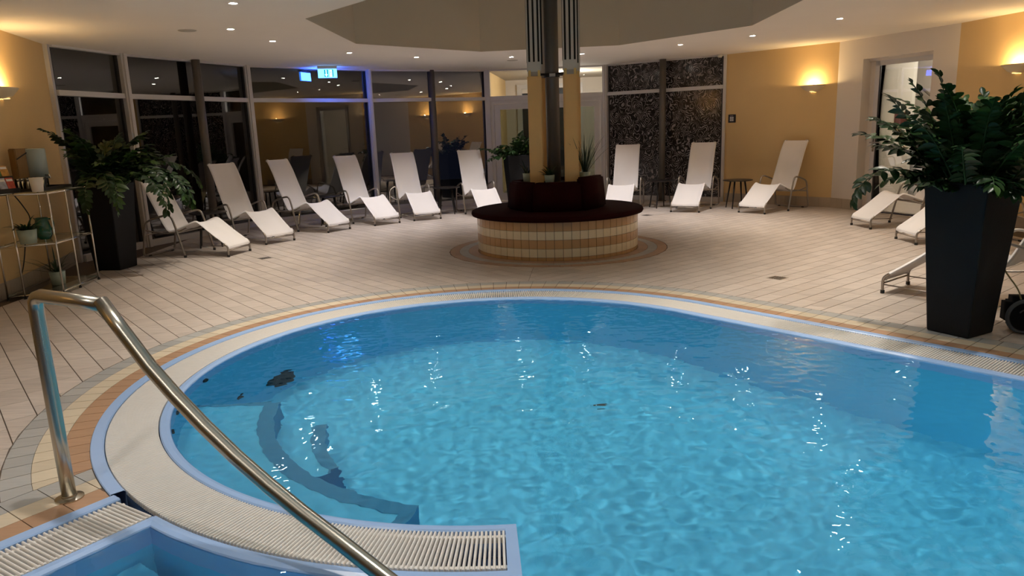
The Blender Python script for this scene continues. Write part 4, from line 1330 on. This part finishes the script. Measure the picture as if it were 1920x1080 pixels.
# middle board
zm = 0.5335
p = on_shelf(0.06, 0.52)
strap_plant('potted_plant', (p.x, p.y, zm), 0.085, 0.135, M['pot'], 'pale green pot with a broad leafed plant on the middle board of the shelf', 6, 24, 0.10, 0.20, 0.3, 1.1, 0.6, 1.5, 0.019, M['leaf'])
p = on_shelf(0.40, 0.50)
ju = root('jug', (p.x, p.y, zm), R(10), 'dark green glass jug on the middle board of the shelf', 'jug')
MB().add(lathe([(0.0, 0.0), (0.058, 0.0), (0.078, 0.045), (0.080, 0.10), (0.062, 0.165), (0.055, 0.20), (0.060, 0.215), (0.054, 0.213), (0.050, 0.198), (0.056, 0.16), (0.072, 0.10), (0.0, 0.012)], 32)).build('body', M['green_glass'], ju, True)
MB().add(tube(chaikin([(0.052, 0, 0.20), (0.10, 0, 0.20), (0.108, 0, 0.13), (0.074, 0, 0.085)], 3), 0.008, 8)).build('handle', M['green_glass'], ju, True)
MB().add(([(-0.052, -0.018, 0.205), (-0.052, 0.018, 0.205), (-0.080, 0, 0.222), (-0.055, 0, 0.18)], [(0, 2, 3), (1, 3, 2), (0, 1, 2)])).build('spout', M['green_glass'], ju)
p = on_shelf(0.46, 0.42)
strap_plant('potted_plant', (p.x, p.y, 0.0535), 0.075, 0.135, M['pot'], 'pale green pot with a sprawling spiky plant on the lowest board of the shelf', 9, 18, 0.15, 0.32, 0.3, 1.2, 0.4, 1.5, 0.010, M['leaf'], ((3.4, 0.42, 1.0, 0.5), (3.8, 0.36, 1.2, 0.9), (2.2, 0.3, 0.2, 0.5)))
cd = MB().add(tube(chaikin([(-4.99, 7.42, 1.0), (-4.93, 7.45, 0.88), (-4.90, 7.52, 0.72), (-4.98, 7.50, 0.60), (-4.93, 7.42, 0.57), (-4.95, 7.36, 0.30), (-5.0, 7.32, 0.12)], 3), 0.006, 6)).build('cable', M['rubber'])
tag(cd, 'dark cable hanging down behind the shelf', 'cable')

# ------------------------------------------------------------------ lamps
def aim(o, d):
    o.rotation_euler = Vector(d).to_track_quat('-Z', 'Y').to_euler()
SPOTS = [(-2.383, 6.887), (-2.976, 8.435), (-2.873, 9.573), (-2.259, 11.206), (-1.396, 12.2), (0.127, 12.7), (1.294, 12.6), (2.707, 11.70), (3.536, 10.85), (4.10, 9.35), (3.85, 7.85), (3.25, 6.75), (2.55, 5.75), (1.1, 5.2), (-0.6, 5.3), (-1.75, 6.0), (-2.5, 4.3), (2.9, 4.2), (-1.5, 2.9), (0.2, 4.5), (1.6, 3.0), (0.1, 1.7), (3.1, 1.7), (-1.9, 1.2), (0.4, -1.4)]  # the last, poolside ones are added out of view to brighten the water
word = ['first', 'second', 'third', 'fourth', 'fifth', 'sixth', 'seventh', 'eighth', 'ninth', 'tenth', 'eleventh', 'twelfth', 'thirteenth', 'fourteenth', 'fifteenth', 'sixteenth']
dl_proto = None
for i, (x, y) in enumerate(SPOTS):
    if dl_proto is None:
        o = root('downlight')
        MB().add(lathe([(0.034, 0.0), (0.034, -0.003), (0.048, -0.004), (0.050, 0.0)], 24)).build('trim_ring', M['ring'], o, True)
        MB().add(lathe([(0.0, -0.0015), (0.034, -0.0015)], 20)).build('lens', M['lamp'], o)
        dl_proto = o
    else: o = copy_tree(dl_proto)
    o.location = (x, y, CEIL)
    lab = 'small round ceiling downlight, %s clockwise from the one over the left shelf' % word[i] if i < 16 else 'added unseen ceiling downlight to brighten the pool, %s' % ('far left', 'far right', 'left of the middle', 'middle', 'right of the middle', 'near the steps', 'near right corner', 'near left corner', 'behind the near edge')[i - 16]
    tag(o, lab, 'downlight', 'ceiling downlights')
    L = bpy.data.lights.new('downlight_beam', 'SPOT')
    L.energy = SPOT_W * (0.72 if i >= 16 else 1.08); L.color = POOLSIDE if i >= 16 else (NEUTRAL if 3 <= i <= 7 else WARM); L.spot_size = R(104 if i >= 16 else 88); L.spot_blend = 1.0; L.shadow_soft_size = 0.035
    L.cycles.is_caustics_light = True
    lo = bpy.data.objects.new('downlight_beam', L); col.objects.link(lo)
    lo.location = (x, y, CEIL - 0.03)
for i, (x, y, lab) in enumerate(((-3.445, 8.42, 'flat round speaker in the ceiling at left'), (0.15, 13.3, 'flat round speaker in the ceiling before the double door'), (4.55, 7.95, 'flat round speaker in the ceiling at right'))):
    o = root('ceiling_speaker', (x, y, CEIL), 0, lab, 'speaker', 'ceiling speakers')
    MB().add(lathe([(0.0, -0.008), (0.085, -0.008), (0.095, -0.004), (0.097, 0.0)], 28)).build('cover', M['speaker'], o, True)

def sconce(pos, nrm, label, power=SCONCE_W):
    n = Vector((nrm[0], nrm[1], 0)).normalized()
    rz = math.atan2(n.y, n.x) + math.pi / 2          # local -y points into the room
    o = root('wall_lamp', (pos[0], pos[1], pos[2]), rz, label, 'lamp', 'half-bowl wall lamps')
    prof = [(0.03, -0.055), (0.06, -0.052), (0.10, -0.03), (0.135, 0.005), (0.160, 0.030), (0.152, 0.032), (0.125, 0.008), (0.09, -0.02), (0.055, -0.040), (0.03, -0.043)]
    v, f = lathe(prof, 24, math.pi, 2 * math.pi)
    v = [(x * 1.38, y * 1.0, z * 1.25) for x, y, z in v]
    MB().add((v, f)).build('bowl', M['sconce'], o, True)
    MB().add(box(-0.06, 0.06, -0.012, 0.0, -0.05, 0.01)).build('back_plate', M['sconce'], o)
    MB().add(lathe([(0.0, -0.03), (0.014, -0.025), (0.018, 0.0), (0.012, 0.018), (0.0, 0.022)], 12, c=(0, -0.095, 0.0))).build('bulb', M['bulb'], o, True)
    MB().add(lathe([(0.0, -0.062), (0.034, -0.060), (0.036, -0.053), (0.0, -0.053)], 16, c=(0, -0.042, -0.012))).build('glow_lens', emit_mat('sconce_lens', (1, 0.74, 0.34), 0.7), o)
    L = bpy.data.lights.new('wall_lamp_light', 'POINT'); L.energy = power; L.color = SCONCE_COL; L.shadow_soft_size = 0.03
    lo = bpy.data.objects.new('wall_lamp_light', L); col.objects.link(lo)
    lo.location = Vector(pos) + n * 0.105 + Vector((0, 0, 0.018))
    return o
n56 = Vector((V6[1] - V5[1], -(V6[0] - V5[0]))).normalized()
sconce((5.084 + n56.x * 0.0, 12.441 + n56.y * 0.0, 1.955), n56, 'half-bowl uplight glowing on the yellow wall at right')
def wn(a, b):
    return Vector((b[1] - a[1], -(b[0] - a[0]))).normalized()
nl_ = wn(LEFT[1], VA)
pw = Vector(LEFT[1]).lerp(Vector(VA), 0.20)
sconce((pw.x, pw.y, 2.0), nl_, 'half-bowl uplight at the left edge on the yellow wall', SCONCE_W * 0.9)
for a, b, t, lab in ((RIGHT[0], RIGHT[1], 0.62, 'half-bowl uplight on the yellow wall behind the right planter'), (RIGHT[1], RIGHT[2], 0.6, 'half-bowl uplight on the right wall outside the picture'), (RIGHT[3], RIGHT[4], 0.35, 'half-bowl uplight on the right wall beside the near pool'), (LEFT[3], LEFT[2], 0.55, 'half-bowl uplight on the left wall beside the near pool'), (RIGHT[-1], LEFT[-1], 0.5, 'half-bowl uplight on the rear wall')):
    p = Vector(a).lerp(Vector(b), t)
    sconce((p.x, p.y, 1.98), wn(a, b), lab)

# ------------------------------------------------------------------ signs
ex = root('exit_sign', (-3.06, 13.17, CEIL), math.atan2(0.0766, 0.331) + R(2), 'lit cyan exit sign with arrow and running figure hanging from the ceiling', 'sign')
MB().add(box(-0.165, 0.165, -0.03, 0.03, -0.045, 0.0)).build('housing', M['grille'], ex)
M['cyan'] = emit_mat('sign_cyan', (0.09, 0.38, 1.0), 2.6)
M['signblue'] = emit_mat('sign_blue', (0.02, 0.12, 1.0), 5.0)
M['signwhite'] = emit_mat('sign_white', (0.30, 0.62, 1.0), 3.0)
M['signgreen'] = emit_mat('sign_green', (0.0, 0.17, 0.24), 1.3)
MB().add(box(-0.16, 0.16, -0.012, 0.0, -0.195, -0.045)).build('front_panel', M['cyan'], ex)
MB().add(box(-0.16, 0.16, 0.001, 0.012, -0.195, -0.045)).build('rear_panel', M['signblue'], ex)
MB().add(box(-0.055, 0.012, -0.0135, -0.012, -0.180, -0.058)).add(box(0.030, 0.10, -0.0135, -0.012, -0.180, -0.058)).build('green_field', M['signgreen'], ex)
y_ = -0.0145
MB().add(box(-0.029, -0.014, y_, -0.0135, -0.140, -0.064)).add(([(-0.047, y_, -0.138), (0.004, y_, -0.138), (-0.0215, y_, -0.176)], [(0, 2, 1)])).build('arrow', M['signwhite'], ex)
MB().add(box(0.036, 0.078, y_, -0.0135, -0.176, -0.064)).build('doorway', M['signwhite'], ex)
y2 = -0.0155
rf = MB().add(lathe([(0.0, -0.001), (0.006, -0.001), (0.006, 0.001), (0.0, 0.001)], 10))
run = MB()
run.add(xf(rf.__class__().add(lathe([(0.0, -0.0005), (0.0065, -0.0005), (0.0065, 0.0005), (0.0, 0.0005)], 10)).v and lathe([(0.0, -0.0005), (0.0065, -0.0005), (0.0065, 0.0005), (0.0, 0.0005)], 10), Matrix.Translation((0.055, y2, -0.078)) @ Matrix.Rotation(R(90), 4, 'X')))
for a, b in (((0.056, -0.088), (0.060, -0.125)), ((0.060, -0.125), (0.049, -0.145)), ((0.049, -0.145), (0.043, -0.160)), ((0.060, -0.125), (0.070, -0.142)), ((0.070, -0.142), (0.066, -0.165)), ((0.057, -0.095), (0.045, -0.108)), ((0.057, -0.095), (0.070, -0.106))):
    run.add(tube([(a[0], y2, a[1]), (b[0], y2, b[1])], 0.0036, 5))
run.build('running_figure', M['signgreen'], ex)
el = bpy.data.lights.new('exit_sign_light', 'AREA'); el.shape = 'RECTANGLE'; el.size = 0.32; el.size_y = 0.14; el.energy = 4.0; el.color = (0.05, 0.16, 1.0)
elo = bpy.data.objects.new('exit_sign_light', el); col.objects.link(elo)
rzv = ex.rotation_euler.z
bd = Vector((-math.sin(rzv), math.cos(rzv), 0))
elo.location = Vector((-3.06, 13.17, CEIL - 0.12)) + bd * 0.02
aim(elo, bd)

ws_ = root('wall_sign', (4.092, 13.541, 1.505), math.atan2(V6[1] - V5[1], V6[0] - V5[0]) , 'small black square sign with four pale squares on the yellow wall', 'sign')
MB().add(bbox(-0.072, 0.072, -0.018, 0.0, -0.072, 0.072, 0.004)).build('plate', M['black'], ws_)
ic = MB()
for dx in (-0.020, 0.020):
    for dz in (-0.027, 0.013): ic.add(box(dx - 0.017, dx + 0.017, -0.0195, -0.018, dz - 0.017, dz + 0.017))
ic.add(box(-0.035, 0.03, -0.0195, -0.018, 0.043, 0.050))
ic.build('icon', M['frame'], ws_)
sd = root('smoke_detector', (3.86, 13.62, CEIL), 0, 'small white detector at the ceiling above the rose-print window', 'detector')
MB().add(lathe([(0.0, -0.05), (0.035, -0.048), (0.05, -0.02), (0.052, 0.0)], 20)).build('body', M['grille'], sd, True)

# floor drains
for i, (x, y, lab) in enumerate(((2.50, 6.72, 'small square floor drain right of the pool'), (-3.04, 8.95, 'small square floor drain before the left loungers'), (2.255, 11.956, 'small square floor drain right of the round bench'))):
    o = root('floor_drain', (x, y, 0), R(39), lab, 'drain', 'square floor drains')
    MB().add(box(-0.072, 0.072, -0.072, 0.072, 0.0, 0.0015)).build('frame', M['champagne'], o)
    g = MB()
    for k in range(5):
        for j in range(5): g.add(box(-0.055 + k * 0.024, -0.055 + k * 0.024 + 0.014, -0.055 + j * 0.024, -0.055 + j * 0.024 + 0.014, 0.0015, 0.0022))
    g.build('holes', M['slot'], o)

# wheeled bag at the right edge
wb = root('wheeled_bag', (3.335, 4.69, 0), R(-12), 'black wheeled bag behind the tall planter at the right edge', 'bag')
MB().add(bbox(-0.02, 0.33, 0.015, 0.20, 0.03, 0.235, 0.04)).build('body', M['cloth'], wb, True)
wl_ = MB()
pts = [(0.105 * math.cos(2 * math.pi * i / 36), 0.0, 0.105 * math.sin(2 * math.pi * i / 36)) for i in range(37)]
whl = MB().add(xf(tube(pts, 0.014, 8, False), Matrix.Translation((0.06, -0.012, 0.120)))).build('wheel', pmat('grey_tyre', (0.05, 0.05, 0.055), 0.6, var=0.1), wb, True)
MB().add(xf(lathe([(0.0, -0.012), (0.095, -0.012), (0.095, 0.012), (0.0, 0.012)], 28), Matrix.Translation((0.06, -0.008, 0.120)) @ Matrix.Rotation(R(90), 4, 'X'))).build('wheel_disc', M['cloth'], whl)
MB().add(tube(chaikin([(0.085, -0.028, 0.155), (0.075, -0.028, 0.175), (0.035, -0.028, 0.168), (0.02, -0.028, 0.150)], 2), 0.005, 6)).build('hub_handle', pmat('grey_grip', (0.06, 0.06, 0.065), 0.5, var=0.1), wb, True)
MB().add(tube(chaikin([(0.03, 0.0, 0.235), (0.02, 0.03, 0.30), (-0.04, 0.10, 0.40), (-0.05, 0.22, 0.50)], 2), 0.005, 6)).build('cord', M['cord'], wb, True)
